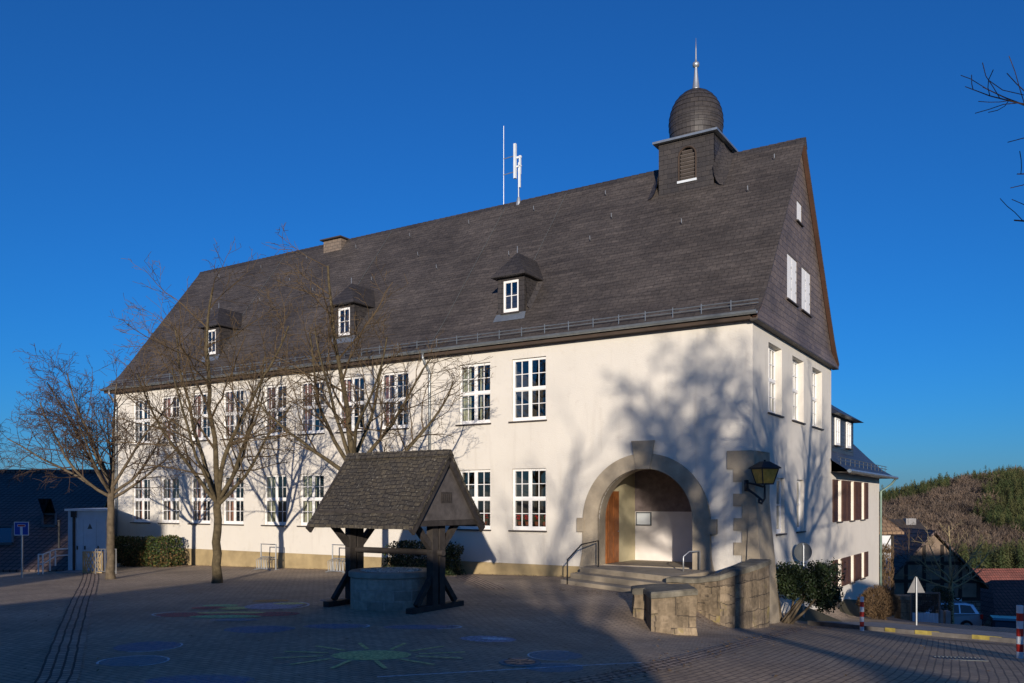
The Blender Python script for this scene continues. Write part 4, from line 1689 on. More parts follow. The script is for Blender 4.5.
# ------------------------------------------------------------------ bicycle stands
def bike_stand(label, s, t):
    p = W(s, t)
    o = thing('bicycle_stand', label, 'bicycle stand', gz(p.x, p.y), RZ, 'bicycle stands at the plinth')
    mb = MB()
    mb.tube([(-.42, 0, 0), (-.42, 0, 1.0), (.42, 0, 1.0), (.42, 0, 0)], .028, 8)
    mb.build('hoop', M['steel'], o)
    mb = MB()
    for x in np.arange(-.38, .40, .15):
        mb.tube([(x, -.25, .05), (x, -.28, .40), (x + .05, .0, .52), (x + .1, -.28, .40), (x + .1, -.25, .05)], .012, 6)
    mb.tube([(-.42, 0, .5), (.42, 0, .5)], .018, 6).tube([(-.42, -.25, .05), (.42, -.25, .05)], .018, 6)
    mb.build('wheel_rack', M['steel'], o)
    mb = MB()
    for x in (-.42, .42):
        mb.box(x - .05, x + .05, -.32, .12, 0, .03)
    mb.build('foot', M['steel'], o)


bike_stand('grey tube bicycle stand at the plinth left of the well', 18.75, -1.0)
bike_stand('grey tube bicycle stand half hidden behind the left well post', 14.9, -1.0)

# ------------------------------------------------------------------ low roofed house on the left, with its shed porch
LH = thing('low_house', 'low house on the left whose huge dark tiled roof nearly reaches the ground', 'house', gz(-26, 36))
lo = Vector(LH.location)


def lroof(Y, off=0):
    return -.35 + .378 * (Y - 34.5) + off


def onroof(u, v):
    Y = (2.4 + .35 + .378 * 34.5) / (.378 + (v - 502) / 850)
    return Vector(((u - 512) / 850 * Y, Y, lroof(Y))) - lo


mb = MB()
A = [(-52, 34.5), (-17.6, 34.5), (-21.4, 46.1), (-52, 46.1)]
vs = [(x - lo.x, y - lo.y, lroof(y) - lo.z) for x, y in A]
vs += [(v[0], v[1], v[2] - .18) for v in vs]
mb.add(vs, [(0, 1, 2, 3), (7, 6, 5, 4), (0, 4, 5, 1), (1, 5, 6, 2), (2, 6, 7, 3), (3, 7, 4, 0)])
mb.add([(-52 - lo.x, 46.12 - lo.y, lroof(46.1) - lo.z), (-21.4 - lo.x, 46.12 - lo.y, lroof(46.1) - lo.z), (-21.4 - lo.x, 57 - lo.y, 0), (-52 - lo.x, 57 - lo.y, 0)], [(0, 1, 2, 3)])
mb.build('roof', M['tile_dark'], LH)
mb = MB()
mb.tube([(-52 - lo.x, 46.1 - lo.y, lroof(46.1) - lo.z + .02), (-21.4 - lo.x, 46.1 - lo.y, lroof(46.1) - lo.z + .02)], .12, 8)
mb.build('ridge_tiles', M['tile_dark'], LH)
mb = MB()
mb.box(-52 - lo.x, -17.2 - lo.x, 34.9 - lo.y, 45 - lo.y, -1.2, -.3 - lo.z)
mb.build('wall', M['plaster_b'], LH)


def skylight(quad_uv, open_=False):
    q = [onroof(u, v) for u, v in quad_uv]
    n = (q[1] - q[0]).cross(q[3] - q[0]).normalized()
    if n.z < 0:
        n = -n
    mb = MB()
    lift = n * .06
    for a, b in zip(q, q[1:] + q[:1]):
        mb.beam(a + lift, b + lift, .09, .12)
    f = mb.build('skylight', M['sign_back'], LH)
    mb = MB()
    if open_:
        hinge = [q[3], q[2]]
        d = (q[0] - q[3])
        L = d.length
        dn = (d.normalized() * .70 + n * .71) * L
        pp = [q[3] + dn, q[2] + dn, q[2] + lift, q[3] + lift]
        mb.add(pp + [p_ + n * .03 for p_ in pp], [(0, 1, 2, 3), (7, 6, 5, 4), (0, 4, 5, 1)])
    else:
        mb.add([p_ + n * .075 for p_ in q], [(0, 1, 2, 3)])
    mb.build('pane', M['car_glass'], f)


skylight([(-10, 545), (13, 545), (13, 528), (-8, 528)])
skylight([(43, 527), (56, 527), (56, 515), (43, 515)], True)
mb = MB()
p = onroof(59, 548)
mb.tube([p, p + Vector((0, 0, 1.15))], .05, 8)
mb.tube([p + Vector((0, 0, 1.1)), p + Vector((0, 0, 1.2))], .08, 8)
mb.build('vent_pipe', M['iron'], LH)
# shed porch with double doors
sh = MB()
sx0, sx1, sy0, sy1 = at(68, 0, 34.2).x - lo.x, at(109, 0, 34.2).x - lo.x, 34.2 - lo.y, 41.2 - lo.y
zt = at(0, 511, 34.2).z - lo.z
sh.prism([(sx0, sy0), (sx1, sy0), (sx1 - 3.2, sy1), (sx0 - 1.5, sy1)], -.2, zt, 'z')
shed = sh.build('porch', M['shed'], LH)
sh = MB()
sh.prism([(sx0 - .08, sy0 - .12), (sx1 + .05, sy0 - .12), (sx1 - 3.15, sy1), (sx0 - 1.6, sy1)], zt + .002, zt + .09, 'z')
sh.build('porch_roof', M['metal_white'], shed)
wd = sx1 - sx0
for a, b in ((.20, .38), (.385, .70), (.705, .93)):
    d = MB()
    d.box(sx0 + wd * a, sx0 + wd * b, sy0 - .035, sy0 - .002, .42, zt - .32)
    dd = d.build('door', M['shed'], shed)
    if a == .385:
        e = MB()
        cxx, czz = sx0 + wd * .545, zt - .72
        e.prism([(cxx - .10, czz), (cxx + .10, czz), (cxx, czz + .22)], sy0 - .042, sy0 - .037, 'y')
        e.build('warning_triangle', M['sign_back'], dd)
    e = MB()
    e.box(sx0 + wd * a + .05, sx0 + wd * a + .09, sy0 - .07, sy0 - .036, 1.05, 1.2)
    e.build('door_handle', M['iron'], dd)
d = MB()
d.tube([(sx0 + wd * .16, sy0 - .06, -.1), (sx0 + wd * .16, sy0 - .06, zt - .02)], .05, 8)
d.box(sx0 + wd * .16 - .09, sx0 + wd * .16 + .09, sy0 - .13, sy0 - .003, zt - .25, zt)
d.build('downpipe', M['iron'], shed)
d = MB()
d.box(sx0, sx1, sy0 - .9, sy0 - .004, -.3, .22)
d.build('doorstep', M['concrete'], shed)

# ramp railing
b0 = gz(-18.4, 33.2)
rl = thing('ramp_railing', 'white tubular railing stepping up to the white shed doors tinted shade blue', 'railing', b0)
bb = Vector(b0)
pa = [at(38.5, 573, 33.0), at(43, 573, 33.0), at(50, 567, 33.4), at(55.5, 562, 33.7), at(68, 561, 34.1)]
tops = [at(38.5, 554.5, 33.0), at(43, 554.5, 33.0), at(50, 551.5, 33.4), at(55.5, 549.5, 33.7), at(68, 548.5, 34.1)]
mb = MB()
for a, b in zip(pa[:4], tops[:4]):
    mb.tube([a - bb - Vector((0, 0, .15)), b - bb], .028, 6)
mb.build('post', M['metal_white'], rl)
mb = MB()
mb.tube([t - bb for t in tops], .03, 6)
mb.tube([a.lerp(b, .48) - bb for a, b in zip(pa, tops)], .024, 6)
mb.build('rail', M['metal_white'], rl)
# lattice panel and white barrier beside it
b0 = gz(at(93, 0, 33).x, 33.0)
lt = thing('lattice_panel', 'pale wooden lattice panel leaning beside the white barrier', 'lattice', b0)
mb = MB()
for k in range(9):
    x = -.34 + k * .17
    for sg in (1, -1):
        xa, xb = x - sg * .22 - .1, x + sg * .22 - .1
        xa, xb = max(-.36, min(.36, xa)), max(-.36, min(.36, xb))
        if abs(xa - xb) > .1:
            mb.beam((xa, .012 * sg, .04), (xb, .012 * sg, .82), .018, .04)
mb.box(-.38, .38, -.03, .03, .80, .85).box(-.38, .38, -.03, .03, .0, .05)
mb.box(-.40, -.36, -.03, .03, 0, .85).box(.36, .40, -.03, .03, 0, .85)
mb.build('slats', M['wood_pale'], lt)
b0 = gz(at(103, 0, 32.4).x, 32.4)
br_ = thing('barrier', 'small white metal barrier next to the lattice panel', 'barrier', b0)
mb = MB()
mb.tube([(-.28, 0, -.05), (-.28, 0, .95), (.5, 0, .95), (.5, 0, -.05)], .03, 6)
mb.build('hoop', M['alu'], br_)
mb = MB()
for k in range(5):
    mb.tube([(-.2 + k * .14, 0, .1), (-.2 + k * .14, 0, .95)], .015, 5)
mb.tube([(-.28, 0, .1), (.5, 0, .1)], .02, 5)
mb.build('bars', M['alu'], br_)

# dead-end road sign
b0 = gz(-18.0, 31.2)
ds = thing('dead_end_sign', 'square blue dead end traffic sign on a grey post at the left', 'sign', b0)
mb = MB()
mb.tube([(0, .03, -.1), (0, .03, 2.05)], .032, 8)
mb.build('post', M['steel'], ds)
zc = 1.80
mb = MB()
mb.box(-.27, .27, -.012, -.002, zc - .25, zc + .25)
bp_ = mb.build('sign_plate', M['metal_white'], ds)
mb = MB()
mb.box(-.245, .245, -.016, -.0125, zc - .225, zc + .225)
mb.build('blue_field', M['blue_sign'], bp_)
mb = MB()
mb.box(-.045, .045, -.020, -.0165, zc - .225, zc + .075)
mb.build('white_stem', M['metal_white'], bp_)
mb = MB()
mb.box(-.13, .13, -.020, -.0165, zc + .078, zc + .135)
mb.build('red_bar', M['red'], bp_)
mb = MB()
mb.box(-.145, .145, -.0163, -.0130, zc + .062, zc + .15)
mb.build('white_edge', M['metal_white'], bp_)

# ------------------------------------------------------------------ shuttered annex house on the right
AX = thing('annex_house', 'lower white house with brown shutters and blue slate roof beyond the gable', 'house', (CX, CY, 0), RZ)
AW = [11.75, 14.3, 16.7]
ah = [rect(t - .40, t + .40, 1.62, 3.28) for t in AW] + [rect(t - .40, t + .40, -1.02, .12) for t in AW]
filled(rect(10.25, 21.2, -5.0, 3.55), ah, .3, lambda a, b, c: (-.02 - c, a, b), 'wall', M['plaster_b'], AX)
mb = MB()
mb.box(-8, -.33, 20.9, 21.2, -5, 3.55).box(-8, -7.7, 10.25, 20.9, -5, 3.55)
mb.build('rear_wall', M['plaster_b'], AX)
mb = MB()
mb.add([(.03, 10.25, -2.15), (.03, 21.25, -2.15), (.03, 21.25, -5), (.03, 10.25, -5), (-.019, 10.25, -2.12), (-.019, 21.25, -2.12)], [(0, 3, 2, 1), (0, 1, 5, 4)])
mb.build('plinth', M['plinth'], AX)
for t in AW:
    for z0, z1 in ((1.62, 3.28), (-1.02, .12)):
        w = window(AX, .80, z1 - z0, (-.02, t, z0), R(90), cols=(1, 1), rows=(2,) if z1 > 1 else (2,), depth=.12, blind=True)
        for sg in (-1, 1):
            mb = MB()
            yc = t + sg * .83
            mb.box(-.017, .03, yc - .41, yc + .41, z0 + .0, z1)
            for k in range(int((z1 - z0 - .2) / .07)):
                mb.obox((.036, yc, z0 + .12 + k * .07), (.008, 0, -.01), (0, .33, 0), (.004, 0, .018))
            mb.build('shutter', M['shutter'], AX)
mb = MB()
# bell-eaved hipped roof
zE, sl = 3.62, 1.16
xo, to = .62, 21.85
prof = [(0, 0), (.55, .38), (1.1, .98), (2.0, 2.02), (4.6, 5.0)]
rowsv = []
for d, h_ in prof:
    rowsv.append([(xo - d, 10.0, zE + h_), (xo - d, to - d, zE + h_), (-8.6 + d, to - d, zE + h_), (-8.6 + d, 10.0, zE + h_)])
vs = [p for r_ in rowsv for p in r_]
fs = []
for i in range(len(prof) - 1):
    for k in range(3):
        fs.append((i * 4 + k, i * 4 + k + 1, i * 4 + 4 + k + 1, i * 4 + 4 + k))
mb.add(vs, fs)
mb.add([(xo, 10.0, zE - .06), (xo, to, zE - .06), (-8.6, to, zE - .06), (-8.6, 10.0, zE - .06), (xo, 10.0, zE - .002), (xo, to, zE - .002), (-8.6, to, zE - .002)], [(0, 1, 2, 3), (0, 4, 5, 1), (1, 5, 6, 2)])
aroof = mb.build('roof', M['slate_blue'], AX)
mb = MB()
mb.tube([(xo + .07, 10.1, zE - .03), (xo + .07, to + .05, zE - .03)], .075, 8)
mb.build('gutter', M['zinc'], AX)
mb = MB()
for z in (.17, .29):
    mb.tube([(xo - .35, 10.2, zE + z + .22), (xo - .35, to - .3, zE + z + .22)], .016, 5)
for k in range(12):
    mb.beam((xo - .35, 10.6 + k * .95, zE + .2), (xo - .35, 10.6 + k * .95, zE + .52), .02, .03)
mb.build('snow_guard', M['sign_back'], AX)
mb = MB()
mb.tube([(xo + .05, to - .35, zE - .1), (xo - .1, to - .6, zE - .35), (.08, 21.05, zE - .7), (.08, 21.05, -4)], .05, 8)
mb.build('downpipe', m_plain('green_copper_pipe', (.17, .24, .20), .6, .3), AX, smooth=True)
mb = MB()
mb.box(-3.6, -.36, 12.1, 16.5, 4.4, 6.0)
dm_ = mb.build('dormer', M['slate_blue'], AX)
mb = MB()
e0, e1, ex = 11.75, 16.95, .02
mb.add([(ex, e0, 5.98), (ex, e1, 5.98), (-4.2, e1, 5.98), (-4.2, e0, 5.98), (-.55, e0 + .8, 6.35), (-.55, e1 - .8, 6.35), (-1.7, e0 + 1.9, 7.15), (-1.7, e1 - 1.9, 7.15), (-4.2, e1 - 1.9, 7.15), (-4.2, e0 + 1.9, 7.15)],
       [(0, 1, 5, 4), (4, 5, 7, 6), (1, 2, 8, 7, 5), (3, 0, 4, 6, 9), (6, 7, 8, 9), (3, 2, 1, 0)])
mb.build('dormer_roof', M['slate_blue'], dm_)
for t in (13.0, 15.3):
    w = window(dm_, .85, 1.12, (-.30, t, 4.75), R(90), cols=(1, 1), rows=(2,), depth=.01, blind=False)
    mb = MB()
    mb.box(-.325, -.318, t - .42, t + .42, 4.8, 5.85)
    mb.build('blind', M['blind'], w)
mb = MB()
mb.lathe([(.0, -.02), (.34, -.02), (.34, .04), (.30, .05), (0, .05)], 20, caps=False)
o = mb.build('round_dark_disc', M['dark'], AX, loc=(.0, 11.25, -1.55), rot=(0, R(90), 0))  # flat dark disc set against the annex wall

# ------------------------------------------------------------------ street signs and posts on the right
def disc(mb, c, r, th_, n=28):
    vs = [(c[0] + r * math.cos(2 * math.pi * k / n), c[1] + y, c[2] + r * math.sin(2 * math.pi * k / n)) for y in (0, th_) for k in range(n)]
    mb.add(vs, [tuple(range(n)), tuple(range(n, 2 * n))[::-1]] + [(k, n + k, n + (k + 1) % n, (k + 1) % n) for k in range(n)])


b0 = gz(9.45, 27.6)
rs = thing('round_sign', 'round traffic sign seen from behind in front of the gable wall', 'sign', b0, R(8))
mb = MB()
mb.tube([(0, -.04, -.1), (0, -.04, 2.42)], .03, 8)
mb.build('post', M['steel'], rs)
mb = MB()
disc(mb, (0, 0, 2.2), .31, .012)
pl_ = mb.build('sign_plate', M['sign_back'], rs)
mb = MB()
mb.box(-.025, .025, -.012, -.001, 1.92, 2.48)
mb.build('clamp_strip', M['steel'], pl_)

b0 = gz(13.05, 27.45)
ts = thing('triangle_sign', 'triangular warning sign seen from behind on a thin post', 'sign', (b0[0], b0[1], b0[2] + .1))
mb = MB()
mb.tube([(0, -.03, -.2), (0, -.03, 1.52)], .03, 8)
mb.build('post', M['steel'], ts)
mb = MB()
mb.prism([(-.29, 1.02), (.29, 1.02), (0.03, 1.54), (-.03, 1.54)], 0, .012, 'y')
mb.build('sign_plate', M['alu'], ts)


def striped_post(label, x, y, h, red_frac=.5, dz=0.0, bands=7, r=.055):
    b0 = gz(x, y, dz)
    o = thing('striped_post', label, 'post', b0, 0, 'red and white posts along the road')
    w, rd = MB(), MB()
    bh = h / bands
    for i in range(bands):
        (rd if i % 2 == 1 else w).lathe([(r, i * bh - (.1 if i == 0 else 0)), (r, (i + 1) * bh)], 12, caps=(i == bands - 1))
    w.build('white_band', M['metal_white'], o, smooth=False)
    rd.build('red_band', M['red'], o)


striped_post('red and white striped post at the left end of the kerb', 9.55, 23.2, .95)
striped_post('tall red and white striped post at the right edge of the photo', 9.62, 16.1, 1.02, bands=7, r=.06)
# yellow paint on the kerb
yk = []
for i, (u0, u1, Yc) in enumerate(((881, 891, 22.9), (908, 928, 22.7), (950, 974, 22.1), (994, 1004, 21.45))):
    pass


def kerb_point(dist):
    L = 0
    for a, b in zip(KERB[:-1], KERB[1:]):
        a, b = Vector(a), Vector(b)
        l = (b - a).length
        if L + l > dist:
            return a.lerp(b, (dist - L) / l), (b - a).normalized()
        L += l
    return Vector(KERB[-1]), (b - a).normalized()


for k, (d0, d1) in enumerate(((2.55, 2.85), (3.35, 3.95), (4.75, 5.45), (6.05, 6.40))):
    a, da = kerb_point(d0)
    b, db = kerb_point(d1)
    mb = MB()
    for (p, d) in ((a, da), (b, db)):
        n = Vector((-d.y, d.x))
        for off, lift in ((-.008, .02), (-.008, .128), (.15, .128)):
            q = p + n * off
            mb.v.append((q.x, q.y, zf(q.x, q.y) + lift + .004))
    mb.f = [(0, 3, 4, 1), (1, 4, 5, 2)]
    mb.m = [0, 0]
    o = mb.build('yellow_kerb_mark', M['yellow'])
    tag(o, ['first yellow kerb mark beside the striped post', 'second yellow kerb mark counted from the striped post', 'third yellow kerb mark counted from the striped post', 'short last yellow kerb mark towards the photo edge'][k], 'kerb mark', 'yellow paint marks on the kerb')
# drain grate in the road
b0 = gz(7.95, 15.1, .03)
dg_ = thing('drain_grate', 'long steel drain grate set in the road setts', 'drain grate', b0, R(-12))
mb = MB()
mb.box(-.42, .42, -.16, -.13, 0, .012).box(-.42, .42, .13, .16, 0, .012)
for k in range(13):
    mb.box(-.41 + k * .066, -.385 + k * .066, -.13, .13, .001, .011)
mb.build('grille', M['sign_back'], dg_)


def manhole(label, x, y, r=.32):
    o = thing('manhole_cover', label, 'manhole cover', gz(x, y, .006))
    mb = MB()
    mb.lathe([(r + .06, 0), (r + .05, .012), (r, .013), (r - .01, .005), (.01, .006)], 28, caps=False)
    c_ = mb.build('rim', M['concrete'], o)
    mb = MB()
    mb.lathe([(r - .02, .007), (r - .03, .015), (.005, .016)], 28, caps=False)
    for k in range(6):
        a = k * math.pi / 3
        mb.obox((math.cos(a) * r * .55, math.sin(a) * r * .55, .018), (math.cos(a) * .09, math.sin(a) * .09, 0), (-math.sin(a) * .02, math.cos(a) * .02, 0), (0, 0, .003))
    mb.build('lid', M['sign_back'], o)


manhole('round manhole cover with pale rim on the near paving', .12, 12.75, .26)
manhole('round manhole cover on the paving left of the well', -4.35, 20.9, .3)
hip_house('house', 'big tall house behind the photographer added unseen to shade the low tiled house', -60, -20.4, -28, -16, 13.2, 15.6, .9)  # unseen block added so that the tiled roof lies in shade
hip_house('house', 'narrow lower house behind the photographer added unseen to shade the shed porch', -19.5, -16.7, -27, -17, 10.5, 11.2, .8)  # unseen, its size shaped to shade the shed but not the school


# ------------------------------------------------------------------ houses down the lane
def box_house(name, label, cat, cx, cy, base, w, d, ze, zr, rz_, wall, roof_m, over=.4, hip=0.0, gable_front=True):
    """ridge runs along local y (gable to the front) or along local x; heights absolute"""
    o = thing(name, label, cat, (cx, cy, base), rz_)
    ze, zr = ze - base, zr - base
    mb = MB()
    hw, hd = w / 2, d / 2
    if gable_front:
        mb.prism([(-hw, -1), (hw, -1), (hw, ze), (0, zr - .12), (-hw, ze)], -hd, hd, 'y')
    else:
        mb.box(-hw, hw, -hd, hd, -1, ze)
        if hip == 0:
            mb.prism([(-hd, ze + .001), (hd, ze + .001), (0, zr - .12)], -hw, hw, 'x')
    wl = mb.build('wall', M[wall], o)
    mb = MB()
    if gable_front:
        k = (zr - ze) / hw
        for sg in (-1, 1):
            a = [(0, -hd - over, zr), (sg * (hw + over), -hd - over, ze - over * k), (sg * (hw + over), hd + over, ze - over * k), (0, hd + over, zr)]
            vs = a + [(p[0], p[1], p[2] + .16) for p in a]
            mb.add(vs, [(0, 1, 2, 3), (7, 6, 5, 4), (0, 4, 5, 1), (1, 5, 6, 2), (2, 6, 7, 3)])
    else:
        k = (zr - ze) / hd
        rx = hw + over - hip
        e = ze - over * k
        q = [(-hw - over, -hd - over, e), (hw + over, -hd - over, e), (hw + over, hd + over, e), (-hw - over, hd + over, e), (-rx, 0, zr), (rx, 0, zr)]
        vs = q + [(p[0], p[1], p[2] + .16) for p in q]
        mb.add(vs, [(6, 7, 11, 10), (7, 8, 11), (8, 9, 10, 11), (9, 6, 10), (0, 1, 7, 6), (1, 2, 8, 7), (2, 3, 9, 8), (3, 0, 6, 9), (3, 2, 1, 0)])
    mb.build('roof', M[roof_m], o)
    return o


# half-timbered house
fh = box_house('half_timbered_house', 'half timbered white house with brown tiled roof just beyond the shuttered house', 'house', 18.9, 50, -5.6, 4.4, 6, .95, 3.5, R(0), 'infill', 'brown_tile' if False else 'tile_brown', hip=3.0, gable_front=False)
mb = MB()
yf = -3.0
for x in np.linspace(-2.13, 2.13, 7):
    mb.box(x - .08, x + .08, yf - .03, yf - .002, 0, 6.5)
for z in (1.2, 2.6, 4.0, 5.3, 6.4):
    mb.box(-2.2, 2.2, yf - .034, yf - .004, z - .09, z + .09)
for x in (-1.7, 1.7):
    for z in (1.3, 4.7):
        mb.beam((x - .4, yf - .02, z), (x + .4, yf - .02, z + 1.5), .14, .03)
for y in np.linspace(-2.9, 2.9, 6):
    mb.box(2.202, 2.23, y - .08, y + .08, 0, 6.5)
mb.build('timber_frame', M['timber'], fh)
for x in (-1.42, .0, 1.42):
    w = MB()
    w.box(x - .32, x + .32, yf - .05, yf - .003, 4.35, 5.15)
    ww = w.build('window', M['metal_white'], fh)
    w = MB()
    w.box(x - .25, x + .25, yf - .055, yf - .051, 4.42, 5.08)
    w.build('pane', M['car_glass'], ww)

# barn: timber gable over field stone
bn = box_house('barn', 'dark timber framed barn with a field stone lower wall behind the parked silver car', 'barn', 25.9, 57, -6.5, 5.4, 11, -2.4, .55, R(-4), 'barn_infill', 'tile_dark')
mb = MB()
yf = -5.5
for x in np.linspace(-2.65, 2.65, 6):
    h_ = 4.1 + (2.95) * (1 - abs(x) / 2.7)
    mb.box(x - .10, x + .10, yf - .04, yf - .002, 3.0, h_ - .15)
for z in (3.05, 4.1, 5.2):
    hw = 2.7 if z < 4.15 else 2.7 * (1 - (z - 4.1) / 2.95) - .1
    mb.box(-hw, hw, yf - .045, yf - .004, z - .1, z + .1)
mb.build('timber_frame', M['timber'], bn)
mb = MB()
mb.box(-2.74, 2.74, yf - .10, yf + 3, -1, 2.94)
mb.build('stone_base', M['fieldstone'], bn)
mb = MB()
mb.box(-1.9, -.5, yf - .12, yf - .102, -.5, 2.2)
mb.build('barn_door', M['timber'], bn)
# red roofed shed
rb = box_house('red_roofed_shed', 'low shed with a long dark red tiled roof right of the barn', 'shed', 37.3, 56, -6.8, 15, 8, -5.2, -2.9, R(0), 'fieldstone', 'tile_red', hip=2.2, gable_front=False)
box_house('house', 'pinkish red roof ridge of a house far behind the red shed', 'house', 53, 84, -12, 22, 9, -8.2, -4.3, R(4), 'plaster_b', 'tile_red', hip=3, gable_front=False)
sl_ = box_house('house', 'slate roofed house low down beyond the barn with a pale chimney', 'house', 39, 86, -10, 6.5, 8, -3.2, .5, R(0), 'barn_infill', 'slate_dark', gable_front=False, hip=1.6)
mb = MB()
mb.box(.6, 1.6, -.6, .1, 9.0, 10.75)
mb.build('chimney', M['concrete'], sl_)
box_house('house', 'grey house glimpsed low down far right below the forest', 'house', 68, 96, -13, 10, 9, -8.6, -5.4, R(-8), 'plaster_b', 'tile_red', gable_front=True)


# ------------------------------------------------------------------ cars
def car(name, label, loc, rz_, paint, group=None):
    o = thing(name, label, 'car', loc, rz_, group)     # local +x is forwards
    L, Wd = 4.3, 1.78
    low = [(-2.12, .32), (-2.15, .62), (-2.08, .92), (-2.0, 1.0), (1.0, 1.0), (1.55, .93), (2.05, .78), (2.15, .55), (2.10, .30)]
    mb = MB()
    # lower body in slices, tapered towards nose and tail
    def wid(x, z):
        return Wd / 2 * (1 - .10 * max(0, (abs(x) - 1.4) / .75) ** 2) * (1 - .06 * max(0, (z - .7) / .3))
    n = len(low)
    vs = []
    for sg in (-1, 1):
        vs += [(x, sg * wid(x, z), z) for x, z in low]
    mb.add(vs, [tuple(range(n)), tuple(range(n, 2 * n))[::-1]] + [(i, n + i, n + (i + 1) % n, (i + 1) % n) for i in range(n)])
    cab = [(-2.02, .99), (-1.72, 1.52), (-1.3, 1.60), (.1, 1.58), (.95, .99)]
    n = len(cab)
    vs = []
    for sg in (-1, 1):
        vs += [(x, sg * (Wd / 2 - .04 - .17 * max(0, (z - 1.0) / .6)), z) for x, z in cab]
    mb.add(vs, [tuple(range(n)), tuple(range(n, 2 * n))[::-1]] + [(i, n + i, n + (i + 1) % n, (i + 1) % n) for i in range(n)])
    mb.build('body', M[paint], o, bevel=.03)
    def side(x, z, sg, e=.012):
        return (x, sg * (Wd / 2 - .04 + e - .17 * max(0, (z - 1.0) / .6)), z)
    for sg in (-1, 1):
        for poly in ([(-1.78, 1.05), (-1.55, 1.46), (-1.02, 1.5), (-1.02, 1.05)], [(-.94, 1.05), (-.94, 1.5), (-.02, 1.49), (.16, 1.4), (.62, 1.05)]):
            g_ = MB()
            g_.add([side(x, z, sg) for x, z in poly], [tuple(range(len(poly)))])
            g_.build('side_window', M['car_glass'], o)
    g_ = MB()
    g_.add([(-2.0, -.66, 1.07), (-2.0, .66, 1.07), (-1.79, .58, 1.45), (-1.79, -.58, 1.45)], [(0, 1, 2, 3)])
    g_.build('rear_window', M['car_glass'], o)
    g_ = MB()
    g_.add([(.93, -.66, 1.04), (.93, .66, 1.04), (.22, .58, 1.53), (.22, -.58, 1.53)], [(0, 1, 2, 3)])
    g_.build('windscreen', M['car_glass'], o)
    for x in (-1.32, 1.32):
        for sg in (-1, 1):
            t = MB()
            t.lathe([(.20, -.10), (.31, -.10), (.335, -.06), (.335, .06), (.31, .10), (.20, .10)], 20, caps=False)
            w = t.build('wheel', M['rubber'], o, loc=(x, sg * .80, .33), rot=(R(90), 0, 0))
            t = MB()
            t.lathe([(.205, -.095), (.12, -.08), (.03, -.07), (.0, -.07)], 16, caps=False)
            t.lathe([(.205, .095), (.12, .08), (.03, .07), (.0, .07)], 16, caps=False)
            t.build('rim', M['steel'], w)
    for sg in (-1, 1):
        t = MB()
        t.box(-2.165, -2.03, sg * .78 - .09, sg * .78 + .09, .74, 1.02)
        t.build('tail_light', M['tail'], o)
        t = MB()
        t.box(2.02, 2.12, sg * .62 - .16, sg * .62 + .16, .62, .76)
        t.build('headlight', M['metal_white'], o)
    t = MB()
    t.box(-2.17, -2.145, -.26, .26, .62, .74)
    t.build('number_plate', M['metal_white'], o)
    return o


pc = at(936, 629.5, 48)
car('parked_car', 'silver car parked in the lane beside the stone barn', (pc.x, pc.y, pc.z), R(172), 'car_silver', 'cars parked in the lane')
pc = at(1004, 648, 47)
car('parked_car', 'black car with red tail lights half hidden below the pavement edge', (pc.x, pc.y, pc.z + .2), R(66), 'car_black', 'cars parked in the lane')
px_, py_ = at(943, 0, 42.5).x, 42.5
hedge('hedge', 'black green hedge behind the two bare concrete posts', 'hedge', -.55, .42, .5, 2.4, gz(px_, py_, -.3), 0, 15, n=3600, mats=('leaf2', 'leaf2', 'leaf2'), dry=.1)

# ------------------------------------------------------------------ gate, pillars, fences at the lane
def ground_at(u, Y):
    x = (u - 512) / 850 * Y
    return x, Y, zf(x, Y)


x, y, z = ground_at(889.5, 37)
pg = thing('picket_gate', 'brown wooden picket gate beside the shuttered house', 'gate', (x, y, z))
mb = MB()
ztop = at(0, 599, 37).z - z
for k in range(8):
    xx = -.45 + k * .125
    mb.box(xx - .04, xx + .04, -.015, .015, .05, ztop - (.0 if k % 2 else .03))
mb.build('pickets', M['wood_fence'], pg)
mb = MB()
for zz in (.25, ztop - .25):
    mb.box(-.5, .5, .016, .06, zz - .05, zz + .05)
mb.build('rails', M['wood_fence'], pg)
x, y, z = ground_at(905, 36)
gp = thing('gate_pillar', 'brown stone gate pillar right of the picket gate', 'pillar', (x, y, z))
mb = MB()
mb.box(-.32, .32, -.3, .3, -.3, at(0, 599, 36).z - z)
mb.build('shaft', M['fieldstone'] if False else M['rubble'], gp, bevel=.02)
mb = MB()
mb.box(-.36, .36, -.34, .34, at(0, 599, 36).z - z + .002, at(0, 596, 36).z - z + .03)
mb.build('cap', M['capstone'], gp)
x, y, z = ground_at(925, 33)
bf = thing('board_fence', 'grey board fence with a dark trellis panel behind the triangular sign', 'fence', (x, y, z), R(-14))
zt, zm = at(0, 592, 33).z - z, at(0, 613, 33).z - z
mb = MB()
for k in range(9):
    mb.box(-.46 + k * .105, -.365 + k * .105, -.02, .02, -.2, zm)
mb.build('boards', M['shed'], bf)
mb = MB()
mb.box(-.52, -.46, -.05, .05, -.2, zt).box(.48, .54, -.05, .05, -.2, zt).box(-.459, .479, -.04, .04, zt - .06, zt)
mb.build('frame_posts', M['kerbstone'], bf)
mb = MB()
for k in range(16):
    mb.box(-.45 + k * .058, -.42 + k * .058, .0, .02, zm + .02, zt - .07)
for k in range(10):
    mb.box(-.455, .475, .021, .035, zm + .06 + k * .07, zm + .085 + k * .07)
mb.build('trellis', M['oldwood'], bf)
